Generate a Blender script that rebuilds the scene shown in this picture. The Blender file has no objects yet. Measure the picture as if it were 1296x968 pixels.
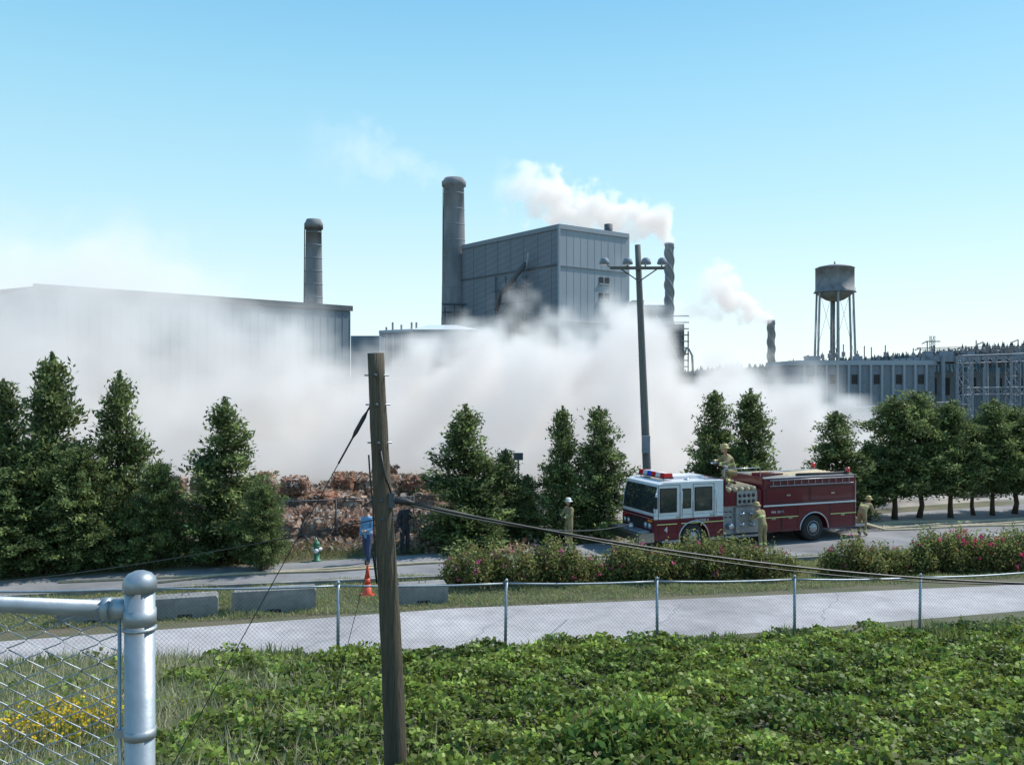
import bpy, math, random
import numpy as np
from mathutils import Vector, Matrix
random.seed(7); R=np.random.default_rng(11)
H=6.2; F=1120.0
S=bpy.context.scene
def X(px,d): return (px-648)/F*d
def Z(py,d): return H-(py-484)/F*d
def W(px,py,d): return (X(px,d),d,Z(py,d))
def gd(py): return H*F/(py-484)

# ---------------------------------------------------------------- materials
def newmat(name):
    m=bpy.data.materials.new(name); m.use_nodes=True
    nt=m.node_tree; nt.nodes.clear()
    out=nt.nodes.new('ShaderNodeOutputMaterial')
    return m,nt,out
def N(nt,t,**k):
    n=nt.nodes.new(t)
    for a,b in k.items(): setattr(n,a,b)
    return n
def pm(name,c1,c2=None,scale=3.0,rough=.8,bump=.0,metal=0.,coat=0.,stretch=(1,1,1),detail=6,ribs=None,spec=.5,ribaxis=None,big=None):
    m,nt,out=newmat(name); L=nt.links.new
    b=N(nt,'ShaderNodeBsdfPrincipled'); L(b.outputs[0],out.inputs[0])
    b.inputs['Roughness'].default_value=rough; b.inputs['Metallic'].default_value=metal
    b.inputs['Coat Weight'].default_value=coat; b.inputs['Specular IOR Level'].default_value=spec
    c2=c2 or tuple(v*.7 for v in c1)
    tc=N(nt,'ShaderNodeTexCoord'); mp=N(nt,'ShaderNodeMapping'); mp.inputs['Scale'].default_value=stretch
    L(tc.outputs['Object'],mp.inputs[0])
    n=N(nt,'ShaderNodeTexNoise'); n.inputs['Scale'].default_value=scale; n.inputs['Detail'].default_value=detail
    n.inputs['Roughness'].default_value=.62
    L(mp.outputs[0],n.inputs['Vector'])
    r=N(nt,'ShaderNodeValToRGB'); r.color_ramp.elements[0].position=.33; r.color_ramp.elements[1].position=.67
    r.color_ramp.elements[0].color=(*c1,1); r.color_ramp.elements[1].color=(*c2,1)
    L(n.outputs['Fac'],r.inputs[0])
    if big:   # slow large-scale staining
        n2=N(nt,'ShaderNodeTexNoise'); n2.inputs['Scale'].default_value=big; n2.inputs['Detail'].default_value=5; L(tc.outputs['Object'],n2.inputs['Vector'])
        mr=N(nt,'ShaderNodeMapRange'); L(n2.outputs['Fac'],mr.inputs[0]); mr.inputs[1].default_value=.35; mr.inputs[2].default_value=.65; mr.inputs[3].default_value=.72; mr.inputs[4].default_value=1.12
        vm=N(nt,'ShaderNodeVectorMath',operation='SCALE'); L(r.outputs[0],vm.inputs[0]); L(mr.outputs[0],vm.inputs['Scale']); L(vm.outputs[0],b.inputs['Base Color'])
    else: L(r.outputs[0],b.inputs['Base Color'])
    if bump:
        bm=N(nt,'ShaderNodeBump'); bm.inputs['Strength'].default_value=bump; bm.inputs['Distance'].default_value=.05
        L(n.outputs['Fac'],bm.inputs['Height']); L(bm.outputs[0],b.inputs['Normal']); 
    if ribs:
        wv=N(nt,'ShaderNodeTexWave'); wv.bands_direction=ribaxis or 'X'; wv.inputs['Scale'].default_value=ribs
        L(tc.outputs['Object'],wv.inputs[0])
        b2=N(nt,'ShaderNodeBump'); b2.inputs['Strength'].default_value=.8; b2.inputs['Distance'].default_value=.12
        L(wv.outputs['Fac'],b2.inputs['Height'])
        if bump: L(bm.outputs[0],b2.inputs['Normal'])
        L(b2.outputs[0],b.inputs['Normal'])
    return m
def leafmat(name,trans=.3,rough=.5,spec=.4):
    m,nt,out=newmat(name); L=nt.links.new
    a=N(nt,'ShaderNodeAttribute',attribute_name='Col')
    b=N(nt,'ShaderNodeBsdfPrincipled'); b.inputs['Roughness'].default_value=rough; b.inputs['Specular IOR Level'].default_value=spec
    t=N(nt,'ShaderNodeBsdfTranslucent'); mx=N(nt,'ShaderNodeMixShader'); mx.inputs[0].default_value=trans
    L(a.outputs['Color'],b.inputs['Base Color']); L(a.outputs['Color'],t.inputs[0])
    L(b.outputs[0],mx.inputs[1]); L(t.outputs[0],mx.inputs[2]); L(mx.outputs[0],out.inputs[0])
    return m

M={}
M['galv']=pm('galvanised_steel',(.36,.40,.44),(.26,.30,.34),12,.5,.05,.6)
M['wire']=pm('fence_wire',(.36,.37,.38),(.26,.27,.28),20,.5,0,.6)
M['wood']=pm('weathered_pole_wood',(.14,.115,.08),(.055,.045,.032),9,.9,.7,stretch=(7,7,.35),detail=10)
M['wood2']=pm('pole_wood_grey',(.16,.16,.155),(.10,.10,.10),6,.9,.3,stretch=(6,6,.5))
M['black']=pm('black_rubber',(.015,.015,.016),(.03,.03,.03),8,.6)
M['cable']=pm('cable_black',(.01,.01,.011),(.02,.02,.02),8,.45)
M['steeldark']=pm('dark_steel',(.09,.10,.12),(.065,.073,.087),2,.7)
M['steelgrey']=pm('grey_steel',(.21,.245,.29),(.15,.175,.21),2,.65)
M['conc']=pm('concrete',(.30,.295,.28),(.19,.185,.18),3,.9,.4,big=1.2)
M['asph']=pm('road_asphalt',(.26,.255,.26),(.19,.19,.20),1.3,.9,.3,detail=10,big=.35)
M['path']=pm('path_asphalt',(.45,.425,.43),(.35,.33,.335),2.2,.9,.25,detail=12,big=.3)
M['white']=pm('white_paint',(.75,.76,.78),(.66,.67,.7),4,.35,0,0,.5)
M['red']=pm('fire_engine_maroon',(.135,.006,.022),(.11,.005,.018),3,.32,0,0,.6)
M['chrome']=pm('chrome',(.55,.56,.6),(.42,.43,.46),5,.3,0,1)
M['alu']=pm('aluminium',(.42,.43,.46),(.28,.29,.31),8,.45,0,.6)
M['glass']=pm('dark_glass',(.02,.03,.035),(.035,.05,.055),2,.06,0,0,1,spec=.9)
M['tyre']=pm('tyre',(.02,.02,.02),(.035,.034,.033),14,.85)
M['amber']=pm('amber_lens',(.8,.25,.02),(.7,.2,.02),5,.2)
M['redlens']=pm('red_lens',(.75,.02,.03),(.6,.02,.03),5,.2,0,0,1)
M['bluelens']=pm('blue_lens',(.05,.1,.7),(.04,.08,.6),5,.2,0,0,1)
M['orange']=pm('cone_orange',(.8,.09,.04),(.7,.07,.03),5,.5)
M['tan']=pm('turnout_coat_tan',(.34,.28,.15),(.22,.17,.09),9,.9)
M['reflect']=pm('reflective_tape',(.7,.75,.3),(.6,.65,.25),9,.5)
M['helmetw']=pm('helmet_white',(.75,.75,.7),(.65,.65,.6),9,.4)
M['helmety']=pm('helmet_yellow',(.5,.38,.15),(.4,.3,.12),9,.4)
M['skin']=pm('skin',(.5,.3,.21),(.42,.24,.17),20,.6)
M['hair']=pm('hair',(.05,.03,.02),(.03,.02,.012),30,.7)
M['blueshirt']=pm('blue_shirt',(.20,.36,.58),(.13,.28,.48),9,.9)
M['jeans']=pm('jeans',(.05,.075,.16),(.035,.055,.12),9,.9)
M['dark']=pm('dark_cloth',(.02,.022,.03),(.035,.035,.04),9,.9)
M['boot']=pm('boots',(.02,.018,.016),(.035,.03,.025),9,.7)
M['hose']=pm('fire_hose',(.50,.42,.30),(.36,.30,.2),6,.9)
M['bark']=pm('bark',(.10,.07,.045),(.05,.036,.025),10,.95,.5)
M['chim']=pm('chimney_concrete',(.26,.27,.29),(.16,.17,.19),.35,.9,.1,stretch=(1,1,.25),detail=12,big=.06)
M['clad']=pm('boiler_house_cladding',(.175,.195,.23),(.15,.17,.20),.25,.75,ribs=.35,stretch=(1,1,.1),detail=12,ribaxis='DIAGONAL')  # shaded side: distance haze and shade put into the blue-grey
M['clad2']=pm('boiler_house_cladding_sunlit',(.32,.36,.41),(.29,.325,.375),.25,.75,stretch=(1,1,.1),detail=12)  # same cladding on the sunlit side, its light painted as a paler colour
M['ware']=pm('warehouse_cladding',(.15,.20,.25),(.115,.16,.21),.08,.8)
M['tank']=pm('tank_steel',(.24,.25,.27),(.14,.135,.14),.5,.7,detail=10)
M['stack']=pm('stack_steel',(.33,.36,.40),(.24,.27,.31),.6,.7)
M['leaf']=leafmat('conifer_foliage',.42,.55)
M['ivy']=leafmat('ivy_leaves',.42,.5,.35)
M['bush']=leafmat('shrub_foliage',.4,.6)
M['yel']=leafmat('flower_petals',.3,.7)

# ---------------------------------------------------------------- mesh builder
class MB:
    def __init__(s): s.v=[];s.f=[];s.m=[];s.mats=[];s.sm=[]
    def mi(s,m):
        m=M[m] if isinstance(m,str) else m
        if m not in s.mats: s.mats.append(m)
        return s.mats.index(m)
    def add(s,vs,fs,m,smooth=False):
        o=len(s.v); i=s.mi(m)
        s.v+= [tuple(v) for v in vs]
        for f in fs: s.f.append([o+a for a in f]); s.m.append(i); s.sm.append(smooth)
    def box(s,a,b,m,rot=0,piv=None):
        x0,y0,z0=a;x1,y1,z1=b
        vs=[(x0,y0,z0),(x1,y0,z0),(x1,y1,z0),(x0,y1,z0),(x0,y0,z1),(x1,y0,z1),(x1,y1,z1),(x0,y1,z1)]
        if rot:
            cx,cy=piv if piv else ((x0+x1)/2,(y0+y1)/2); c,n=math.cos(rot),math.sin(rot)
            vs=[(cx+(x-cx)*c-(y-cy)*n,cy+(x-cx)*n+(y-cy)*c,z) for x,y,z in vs]
        s.add(vs,[(3,2,1,0),(4,5,6,7),(0,1,5,4),(1,2,6,5),(2,3,7,6),(3,0,4,7)],m)
    def tube(s,pts,r,m,n=8,cap=True,smooth=True):
        pts=[Vector(p) for p in pts]; k=len(pts)
        if not hasattr(r,'__len__'): r=[r]*k
        vs=[];fs=[]; pu=None
        for i,p in enumerate(pts):
            t=(pts[min(i+1,k-1)]-pts[max(i-1,0)]).normalized()
            if pu is None:
                ref=Vector((0,0,1)) if abs(t.z)<.9 else Vector((1,0,0)); u=t.cross(ref).normalized()
            else:
                u=(pu-t*pu.dot(t)).normalized()
            pu=u; w=t.cross(u)
            for j in range(n):
                a=2*math.pi*j/n; vs.append(p+(u*math.cos(a)+w*math.sin(a))*r[i])
        for i in range(k-1):
            for j in range(n):
                a=i*n+j;b=i*n+(j+1)%n; fs.append((a,b,b+n,a+n))
        if cap: fs.append(tuple(range(n-1,-1,-1))); fs.append(tuple((k-1)*n+j for j in range(n)))
        s.add(vs,fs,m,smooth)
    def bar(s,a,b,r,m,n=4): s.tube([a,b],r,m,n,True,False)
    def lathe(s,c,prof,m,n=24,smooth=True,axis='z'):
        vs=[];fs=[];k=len(prof)
        for r,h in prof:
            for j in range(n):
                a=2*math.pi*j/n
                if axis=='z': vs.append((c[0]+r*math.cos(a),c[1]+r*math.sin(a),c[2]+h))
                elif axis=='y': vs.append((c[0]+r*math.cos(a),c[1]+h,c[2]+r*math.sin(a)))
                else: vs.append((c[0]+h,c[1]+r*math.cos(a),c[2]+r*math.sin(a)))
        for i in range(k-1):
            for j in range(n):
                a=i*n+j;b=i*n+(j+1)%n; fs.append((a,b,b+n,a+n))
        fs.append(tuple(range(n))); fs.append(tuple((k-1)*n+j for j in range(n)))
        s.add(vs,fs,m,smooth)
    def prism(s,prof,y0,y1,m):
        k=len(prof); vs=[(x,y0,z) for x,z in prof]+[(x,y1,z) for x,z in prof]
        fs=[tuple(range(k)),tuple(range(2*k-1,k-1,-1))]+[(i,(i+1)%k,k+(i+1)%k,k+i) for i in range(k)]
        s.add(vs,fs,m)
    def truss(s,a,b,w,seg,m,r=.05):
        a=Vector(a);b=Vector(b);t=(b-a).normalized()
        ref=Vector((0,0,1)) if abs(t.z)<.9 else Vector((1,0,0)); u=t.cross(ref).normalized()*w/2; q=t.cross(u).normalized()*w/2
        cs=[u+q,u-q,-u-q,-u+q]
        for c in cs: s.bar(a+c,b+c,r,m)
        for i in range(seg):
            p=a+(b-a)*i/seg;p2=a+(b-a)*(i+1)/seg
            for j in range(4):
                c,d=cs[j],cs[(j+1)%4]
                if i%2: c,d=d,c
                s.bar(p+c,p2+d,r*.6,m,3)
                s.bar(p+c,p+d,r*.6,m,3)
    def obj(s,name,parent=None,bevel=0):
        me=bpy.data.meshes.new(name); me.from_pydata(s.v,[],s.f)
        for m in s.mats: me.materials.append(m)
        me.polygons.foreach_set('material_index',s.m); me.polygons.foreach_set('use_smooth',s.sm)
        me.update()
        import bmesh
        bm=bmesh.new(); bm.from_mesh(me); bmesh.ops.recalc_face_normals(bm,faces=bm.faces[:]); bm.to_mesh(me); bm.free()
        o=bpy.data.objects.new(name,me); S.collection.objects.link(o)
        if parent: o.parent=parent
        if bevel:
            bv=o.modifiers.new('bevel','BEVEL'); bv.width=bevel; bv.segments=2; bv.limit_method='ANGLE'
        return o
def empty(name,loc=(0,0,0),rz=0,sc=1):
    o=bpy.data.objects.new(name,None); S.collection.objects.link(o); o.location=loc; o.rotation_euler=(0,0,rz); o.scale=(sc,)*3 if not hasattr(sc,'__len__') else sc
    return o

def leafmesh(name,c,l,w,col,mat,axis=None,jit=1.0,up=0.0):
    n=len(c)
    a=R.normal(size=(n,3))
    if axis is not None: a=axis+a*jit
    a/=np.linalg.norm(a,axis=1,keepdims=True)+1e-9
    nn=R.normal(size=(n,3)); nn[:,2]=nn[:,2]+up
    b=np.cross(a,nn); b/=np.linalg.norm(b,axis=1,keepdims=True)+1e-9
    l=np.broadcast_to(l,(n,))[:,None]; w=np.broadcast_to(w,(n,))[:,None]
    V=np.stack([c-a*l,c+b*w-a*l*.15,c+a*l,c-b*w-a*l*.15],1).reshape(-1,3)
    me=bpy.data.meshes.new(name)
    me.vertices.add(4*n); me.vertices.foreach_set('co',V.astype(np.float32).ravel())
    me.loops.add(4*n); me.loops.foreach_set('vertex_index',np.arange(4*n,dtype=np.int32))
    me.polygons.add(n); me.polygons.foreach_set('loop_start',np.arange(0,4*n,4,dtype=np.int32))
    try: me.polygons.foreach_set('loop_total',np.full(n,4,dtype=np.int32))
    except Exception: pass
    me.update(calc_edges=True)
    at=me.color_attributes.new('Col','FLOAT_COLOR','POINT')
    cc=np.ones((4*n,4),np.float32); cc[:,:3]=np.repeat(np.clip(col,0,1),4,0); at.data.foreach_set('color',cc.ravel())
    me.materials.append(mat)
    return me
def link(name,me,parent=None,loc=(0,0,0)):
    o=bpy.data.objects.new(name,me); S.collection.objects.link(o); o.parent=parent; o.location=loc; return o

# ---------------------------------------------------------------- terrain
def fline(x): return 18.2+.28*np.clip(x,-25,30)
def zg(x,y):
    x=np.asarray(x,float);y=np.asarray(y,float)
    f=fline(x); zf=np.clip(.6-.05*x,.05,1.1); s=f-y
    k=np.clip(1+s/1.6,0,1); beyond=zf*k*k*(3-2*k)
    t=np.clip(s/(f-9.2),0,1); mid=zf+(2.05-zf)*t
    near=2.05+(9.2-np.clip(y,0,9.2))*.277
    return np.where(s<0,beyond,np.where(y>9.2,mid,near))
xs=np.unique(np.concatenate([np.linspace(-4000,-60,14),np.linspace(-60,-16,20),np.linspace(-16,20,90),np.linspace(20,60,16),np.linspace(60,4000,14)]))
ys=np.unique(np.concatenate([np.linspace(-600,-3,8),np.linspace(-3,26,90),np.linspace(26,90,26),np.linspace(90,5000,22)]))
GX,GY=np.meshgrid(xs,ys); GZ=zg(GX,GY)
me=bpy.data.meshes.new('ground'); nx=len(xs)
me.from_pydata(np.stack([GX,GY,GZ],-1).reshape(-1,3).tolist(),[],[(j*nx+i,j*nx+i+1,(j+1)*nx+i+1,(j+1)*nx+i) for j in range(len(ys)-1) for i in range(nx-1)])
gm=pm('ground_soil_and_grass',(.15,.12,.08),(.075,.09,.035),1.2,.95,.5,detail=12)
me.materials.append(gm); link('ground',me)

def sheet(name,poly,z,m,n=1):
    b=MB(); b.add([(x,y,z) for x,y in poly],[tuple(range(len(poly)))],m); return b.obj(name)
sheet('road',[(-60,11.5),(-12,26.2),(-1,28.3),(10,31),(30,36.2),(70,48),(70,60),(30,46.5),(14,40.5),(3.8,34.3),(-4,31.6),(-12,28.9),(-60,13.9)],.008,'asph')
sheet('footpath',[(-40,9),(-24,12.6),(-13,16.3),(-7.4,18.3),(-3.8,19.4),(4,21.4),(14.5,24.2),(40,31),(40,34),(14.7,27.0),(4,25.2),(-1.6,24.3),(-8.8,22.2),(-24,17.8),(-40,14)],.004,'path')
b=MB()
kp=[(-30,20.6),(-12,26.1),(-1,28.2),(10,30.9),(30,36.1)]
for (x0,y0),(x1,y1) in zip(kp[:-1],kp[1:]):
    a=math.atan2(y1-y0,x1-x0); L=math.hypot(x1-x0,y1-y0)
    b.box((x0,y0-.18,-.05),(x0+L,y0-.02,.13),'conc',a,(x0,y0))
b.obj('road_kerb')
b=MB()
ep=[(-12,26.75),(-1,28.85),(10,31.55),(30,36.75)]
for (x0,y0),(x1,y1) in zip(ep[:-1],ep[1:]): b.add([(x0,y0,.012),(x1,y1,.012),(x1,y1+.12,.012),(x0,y0+.12,.012)],[(0,1,2,3)],'conc')
b.obj('road_edge_line')
b=MB()
for (x0,y0) in ((-5.5,19.3),(-1.6,20.5),(3.2,21.7),(8.0,23)):
    p=[(x0+1.7*t+.09*math.sin(t*9+x0)+.04*math.sin(t*31),y0+3.2*t+.05*math.sin(t*14),.0) for t in np.linspace(0,1,26)]
    b.add([(x-.008,y,.0078) for x,y,_ in p]+[(x+.008,y,.0078) for x,y,_ in p],[(i,i+1,27+i,26+i) for i in range(25)],'steelgrey')
b.obj('path_cracks')
yard=pm('yard_concrete',(.34,.31,.27),(.22,.195,.17),.4,.95,.2,detail=10)
sheet('yard_pavement',[(-90,33),(-12,33),(3,37),(30,48.5),(90,70),(90,95),(-90,95)],.004,yard)

# ---------------------------------------------------------------- trees
def tree_mesh(seed,h=5.5,r=1.4,limbs=190,dens=1.0,bare=.04,sh=.8,bulge=0.0):
    rr=np.random.default_rng(seed)
    b=MB(); zs=[0,.1*h,.35*h,.7*h,.97*h]; wob=rr.normal(size=(5,2))*.04; wob[0]=0
    b.tube([(wob[i,0],wob[i,1],zs[i]) for i in range(5)],[.12*h/5.5,.09*h/5.5,.065,.035,.008],'bark',7)
    C=[];A=[];K=[]
    lob=rr.uniform(0,6.28,4)
    for i in range(limbs):
        u=bare+(1-bare)*rr.random()**1.3*.97
        th=rr.uniform(0,6.28)
        prof=(max(0,1-u))**sh*min(1,(u+.25)/.34)
        if bulge: prof=(1-bulge)*prof+bulge*math.sqrt(max(0,1-(2*u-.85)**2/1.4))*.9
        ln=r*prof*rr.uniform(.5,1.2)*(1+.2*math.sin(th*2+lob[0]+u*7)+.15*math.sin(th*3+lob[1]-u*13))+.07
        el=rr.uniform(.05,.55)+.35*u
        base=np.array([0,0,u*h*.97]); d=np.array([math.cos(th)*math.cos(el),math.sin(th)*math.cos(el),math.sin(el)])
        if ln>.4 and i%2==0: b.tube([base,base+d*ln*.9],[.022,.006],'bark',4,False)
        nc=max(2,int(ln*5.5)); br=rr.uniform(.6,1.35)
        for k in range(nc):
            q=.28+.72*(k+rr.random())/nc
            pos=base+d*ln*q+rr.normal(size=3)*.06; pos[2]-=.14*q*q*ln
            m=int(19*dens)
            sg=.125*(1.15-.45*q)+.02
            C.append(pos+rr.normal(size=(m,3))*sg*np.array([1,1,.75]))
            A.append(np.tile(d+np.array([0,0,.25]),(m,1)))
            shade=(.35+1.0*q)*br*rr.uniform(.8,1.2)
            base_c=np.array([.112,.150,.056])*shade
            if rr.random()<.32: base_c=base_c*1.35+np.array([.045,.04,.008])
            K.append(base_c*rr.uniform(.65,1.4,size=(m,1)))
    for k in range(5):
        C.append(np.array([0,0,h*(.95+.012*k)])+rr.normal(size=(9,3))*.05*(1.1-k*.18)); A.append(np.tile([0,0,1.],(9,1))); K.append(np.tile([.11,.15,.055],(9,1)))
    C=np.concatenate(C);A=np.concatenate(A);K=np.concatenate(K)
    n=len(C)
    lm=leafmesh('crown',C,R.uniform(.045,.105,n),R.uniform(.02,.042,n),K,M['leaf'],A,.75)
    o=b.obj('trunk'); tm=o.data; bpy.data.objects.remove(o)
    return lm,tm
variants=[tree_mesh(1,bulge=.1,limbs=220),tree_mesh(2,5.5,1.5,220,bulge=.05),tree_mesh(3,5.5,1.35,210,bulge=.3),tree_mesh(4,5.5,1.45,200,bulge=.35),tree_mesh(5,5.5,1.4,200,1,.19,bulge=.5),tree_mesh(6,5.5,1.5,200,1,.23,bulge=.6),
          tree_mesh(7,5.5,1.7,230,1.1,.03,bulge=.8)]
def tree(px,top,base,rpx,v,rz=None):
    d=gd(base); h=H-(top-484)/F*d; r=rpx/F*d
    lm,tm=variants[v]
    e=empty('broadleaf_tree' if v==6 else 'conifer_tree',(X(px,d),d,0),random.uniform(0,6.28) if rz is None else rz,(r/1.28,r/1.28,h/5.5))
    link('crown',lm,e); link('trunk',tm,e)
for t in [(-40,470,712,64,2),(4,480,716,54,3),(66,447,716,68,0),(104,565,722,40,6),(152,470,712,54,1),(200,585,718,30,6),(284,503,712,60,1),(330,612,722,28,6),(22,590,726,50,6),
          (590,512,692,62,1),(640,568,688,36,3),(668,600,686,28,2),(712,514,684,38,0),(758,514,682,44,2),(905,494,664,44,2),(950,492,662,48,0),
          (1058,520,660,50,2),(1100,560,658,30,4),(1132,500,657,46,4),(1163,495,655,44,5),(1203,505,655,42,4),(1232,530,652,34,5),(1256,504,652,38,4),(1284,514,650,42,5),(1316,518,650,46,5),(1345,510,650,46,4),
          (-90,480,712,60,3),(1395,505,650,46,5)]: tree(*t)

# ---------------------------------------------------------------- shrubs
def bush(name,cx,cy,lobes,flower=None,green=(.16,.18,.055),dens=1.0,z0=None,dryf=.18):
    C=[];K=[];FC=[]
    e=empty(name,(cx,cy,float(zg(cx,cy)) if z0 is None else z0))
    st=MB()
    for (lx,ly,rx,hh) in lobes:
        n=int(1500*rx*hh*dens*1.6)+200
        ph=random.uniform(0,6)
        th=R.uniform(0,6.28,n); ct=R.uniform(0,1,n); rad=R.uniform(.5,1.1,n)**.5*(1+.16*np.sin(th*3+ph)+.12*np.sin(th*5+ct*6+ph*2))
        sn=np.sqrt(1-ct**2)
        p=np.stack([lx+rx*sn*np.cos(th)*rad,ly+rx*sn*np.sin(th)*rad,.05+hh*ct*rad],1)+R.normal(size=(n,3))*.07
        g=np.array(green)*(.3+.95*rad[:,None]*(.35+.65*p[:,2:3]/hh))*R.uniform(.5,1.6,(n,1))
        dry=R.random(n)<dryf; g[dry]=np.array([.28,.19,.08])*R.uniform(.6,1.2,(dry.sum(),1))
        C.append(p);K.append(g)
        for k in range(20):
            a=random.uniform(0,6.28); q=random.uniform(.3,1); tz_=hh*(1.22-.45*q)*random.uniform(.8,1.18); tp=np.array([lx+q*rx*math.cos(a),ly+q*rx*math.sin(a),tz_])
            st.tube([(lx,ly,-.1),(lx+.5*q*rx*math.cos(a),ly+.5*q*rx*math.sin(a),tz_*.6),tuple(tp)],[.015,.01,.004],'bark',4,False)
            m=16; C.append(tp-np.array([0,0,1])*R.uniform(0,.32,(m,1))+R.normal(size=(m,3))*.045); K.append(np.array(green)*R.uniform(.8,1.8,(m,1)))
        if flower:
            m=int(9*rx*hh*flower[1])+1
            th=R.uniform(0,6.28,m); ct=R.uniform(.1,1,m); sn=np.sqrt(1-ct**2)
            fc=np.stack([lx+rx*sn*np.cos(th)*1.08,ly+rx*sn*np.sin(th)*1.08,.08+hh*ct*1.1],1)
            FC.append(np.repeat(fc,8,0)+R.normal(size=(m*8,3))*.032)
    C=np.concatenate(C);K=np.concatenate(K);n=len(C)
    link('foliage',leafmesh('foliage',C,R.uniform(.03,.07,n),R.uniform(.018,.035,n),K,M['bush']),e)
    st.obj('stems',e)
    if FC:
        FC=np.concatenate(FC);n=len(FC)
        link('flowers',leafmesh('flowers',FC,.038,.034,np.array(flower[0])*R.uniform(.7,1.2,(n,1)),M['yel']),e)
    return e
PK=(.75,.06,.22); PP=(.65,.14,.27)
for px,base,hh,rw,fl in [(606,752,1.15,1.0,(PP,1.2)),(655,750,1.0,1.05,(PP,1.5)),(705,746,1.25,1.0,(PP,.5)),(745,744,.7,.8,(PP,1)),(800,742,1.05,1.0,(PP,.4)),(838,744,.95,1.0,(PP,.3)),(880,740,1.2,1.1,(PP,.8)),(925,738,1.1,1.1,(PP,.5)),(968,740,.9,.95,(PP,.3)),
        (1080,737,1.15,.75,(PP,.4)),(1114,734,.85,.8,(PP,.4)),(1147,733,.65,.75,None),(1180,730,1.2,1.0,(PP,.5)),(1215,728,1.2,1.0,(PK,3.2)),(1250,729,1.05,1.0,(PK,1.6)),(1290,727,1.2,1.1,(PP,.5)),(1330,726,1.2,1.1,(PP,.5))]:
    d=gd(base)+.9; lob=[(0,0,rw*.7,hh),(random.uniform(-.75,-.4),random.uniform(-.4,.3),rw*.5,hh*random.uniform(.55,.85)),(random.uniform(.4,.75),random.uniform(-.3,.4),rw*.5,hh*random.uniform(.55,.9))]
    bush('rose_bush',X(px,d),d,lob,fl)
bush('dark_shrub',X(802,9.7),9.7,[(0,0,.6,.50),(-.5,.1,.40,.36),(.45,.05,.40,.38),(.1,.35,.48,.46)],None,(.12,.175,.035),3.6,None,.05)

# ---------------------------------------------------------------- ivy, grass
def mound(x,y): return .14*np.sin(x*1.9+np.sin(y*1.3)*1.5)*np.sin(y*2.1+x*.6)+.10*np.sin(x*4.3+y*3.1)*np.sin(y*4.7-x*1.2)+.13
n=270000
x=R.uniform(-9.5,14.5,n); y=R.uniform(7.6,23.3,n)
f=fline(x); keep=(y<f+.5+.3*np.sin(x*2.3)+.25*np.sin(x*5.1)); 
leftedge=-3.6+.28*(y-9)*-1.0+.5*np.sin(y*1.7)
keep&=(x>leftedge)|(R.random(n)<.18)
gap=np.sin(x*2.7+np.sin(y*2.1)*1.3)*np.sin(y*3.1+x*.9)
keep&=(gap<.72)|(R.random(n)<.3)
keep&=np.abs(x)<.62*y+1
x=x[keep];y=y[keep];n=len(x)
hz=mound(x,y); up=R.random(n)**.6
z=zg(x,y)+hz*1.2*up+.06*up+.015
patch=.5+.5*np.sin(x*1.1+y*.7+np.sin(y*.9))*np.sin(y*1.9-x*.4)
clump=.75+.5*np.sin(x*7+np.sin(y*5)*2)*np.sin(y*8.3+x*2)
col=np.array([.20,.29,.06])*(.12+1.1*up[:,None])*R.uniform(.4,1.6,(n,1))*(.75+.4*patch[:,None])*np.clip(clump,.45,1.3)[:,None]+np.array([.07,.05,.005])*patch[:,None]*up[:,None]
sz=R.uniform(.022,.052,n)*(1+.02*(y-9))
C=np.stack([x,y,z],1); ax=R.normal(size=(n,3))*np.array([1,1,.5])
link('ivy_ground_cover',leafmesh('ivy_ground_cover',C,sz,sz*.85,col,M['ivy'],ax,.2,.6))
def blades(name,x,y,h,w,c1,c2,mat,lean=.35,zoff=0.):
    n=len(x); z=zg(x,y)+zoff
    a=np.stack([R.normal(size=n)*lean,R.normal(size=n)*lean,np.ones(n)],1)
    C=np.stack([x,y,z],1)+a*h[:,None]*.5
    k=R.random((n,1)); col=(np.array(c1)*k+np.array(c2)*(1-k))*R.uniform(.7,1.3,(n,1))
    return leafmesh(name,C,h*.55,w,col,mat,a,.05)
n=8000; x=R.uniform(-9,14,n); y=fline(x)+R.uniform(-.8,.9,n); h=R.uniform(.12,.45,n)*(.3+.7*np.abs(np.sin(x*1.7)*np.sin(x*.63+1)))
link('fence_line_weeds',blades('fence_line_weeds',x,y,h,.022,(.14,.22,.05),(.26,.26,.10),M['bush']))
n=42000; y=R.uniform(7.8,16.8,n); x=-3.9-.28*(y-9)+R.normal(size=n)*1.5-1.2; h=R.uniform(.08,.5,n)*(.5+.5*R.random(n))
link('dry_grass',blades('dry_grass',x,y,h,.007,(.60,.53,.37),(.18,.24,.08),M['bush'],.45))
n=130000; t=R.random(n); x=R.uniform(-22,24,n); yl=22.8+.25*(x+8.8)*.85; yr=26.0+.25*(x+12); y=yl+(yr-yl)*t
h=R.uniform(.04,.18,n)*(.4+.9*np.abs(np.sin(x*1.3+y)*np.sin(y*2.2)))
link('verge_grass',blades('verge_grass',x,y,h,.012,(.20,.27,.07),(.42,.38,.20),M['bush'],.6))
n=30000; x=R.uniform(-30,3,n); y=29.3+.33*(x+12)*.95+R.uniform(0,3.4,n); h=R.uniform(.05,.3,n)
link('tree_row_grass',blades('tree_row_grass',x,y,h,.012,(.10,.14,.04),(.28,.23,.12),M['bush'],.6))
n=420; a=R.random(n); x=-5.2+R.normal(size=n)*.36; y=10.3+R.normal(size=n)*.45; z=zg(x,y)+R.uniform(.3,.6,n)
C=np.repeat(np.stack([x,y,z],1),2,0)+R.normal(size=(2*n,3))*.02
e=empty('yellow_flowering_weed')
link('petals',leafmesh('petals',C,.02,.018,np.array([.75,.52,.03])*R.uniform(.6,1.2,(2*n,1)),M['yel']),e)
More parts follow.
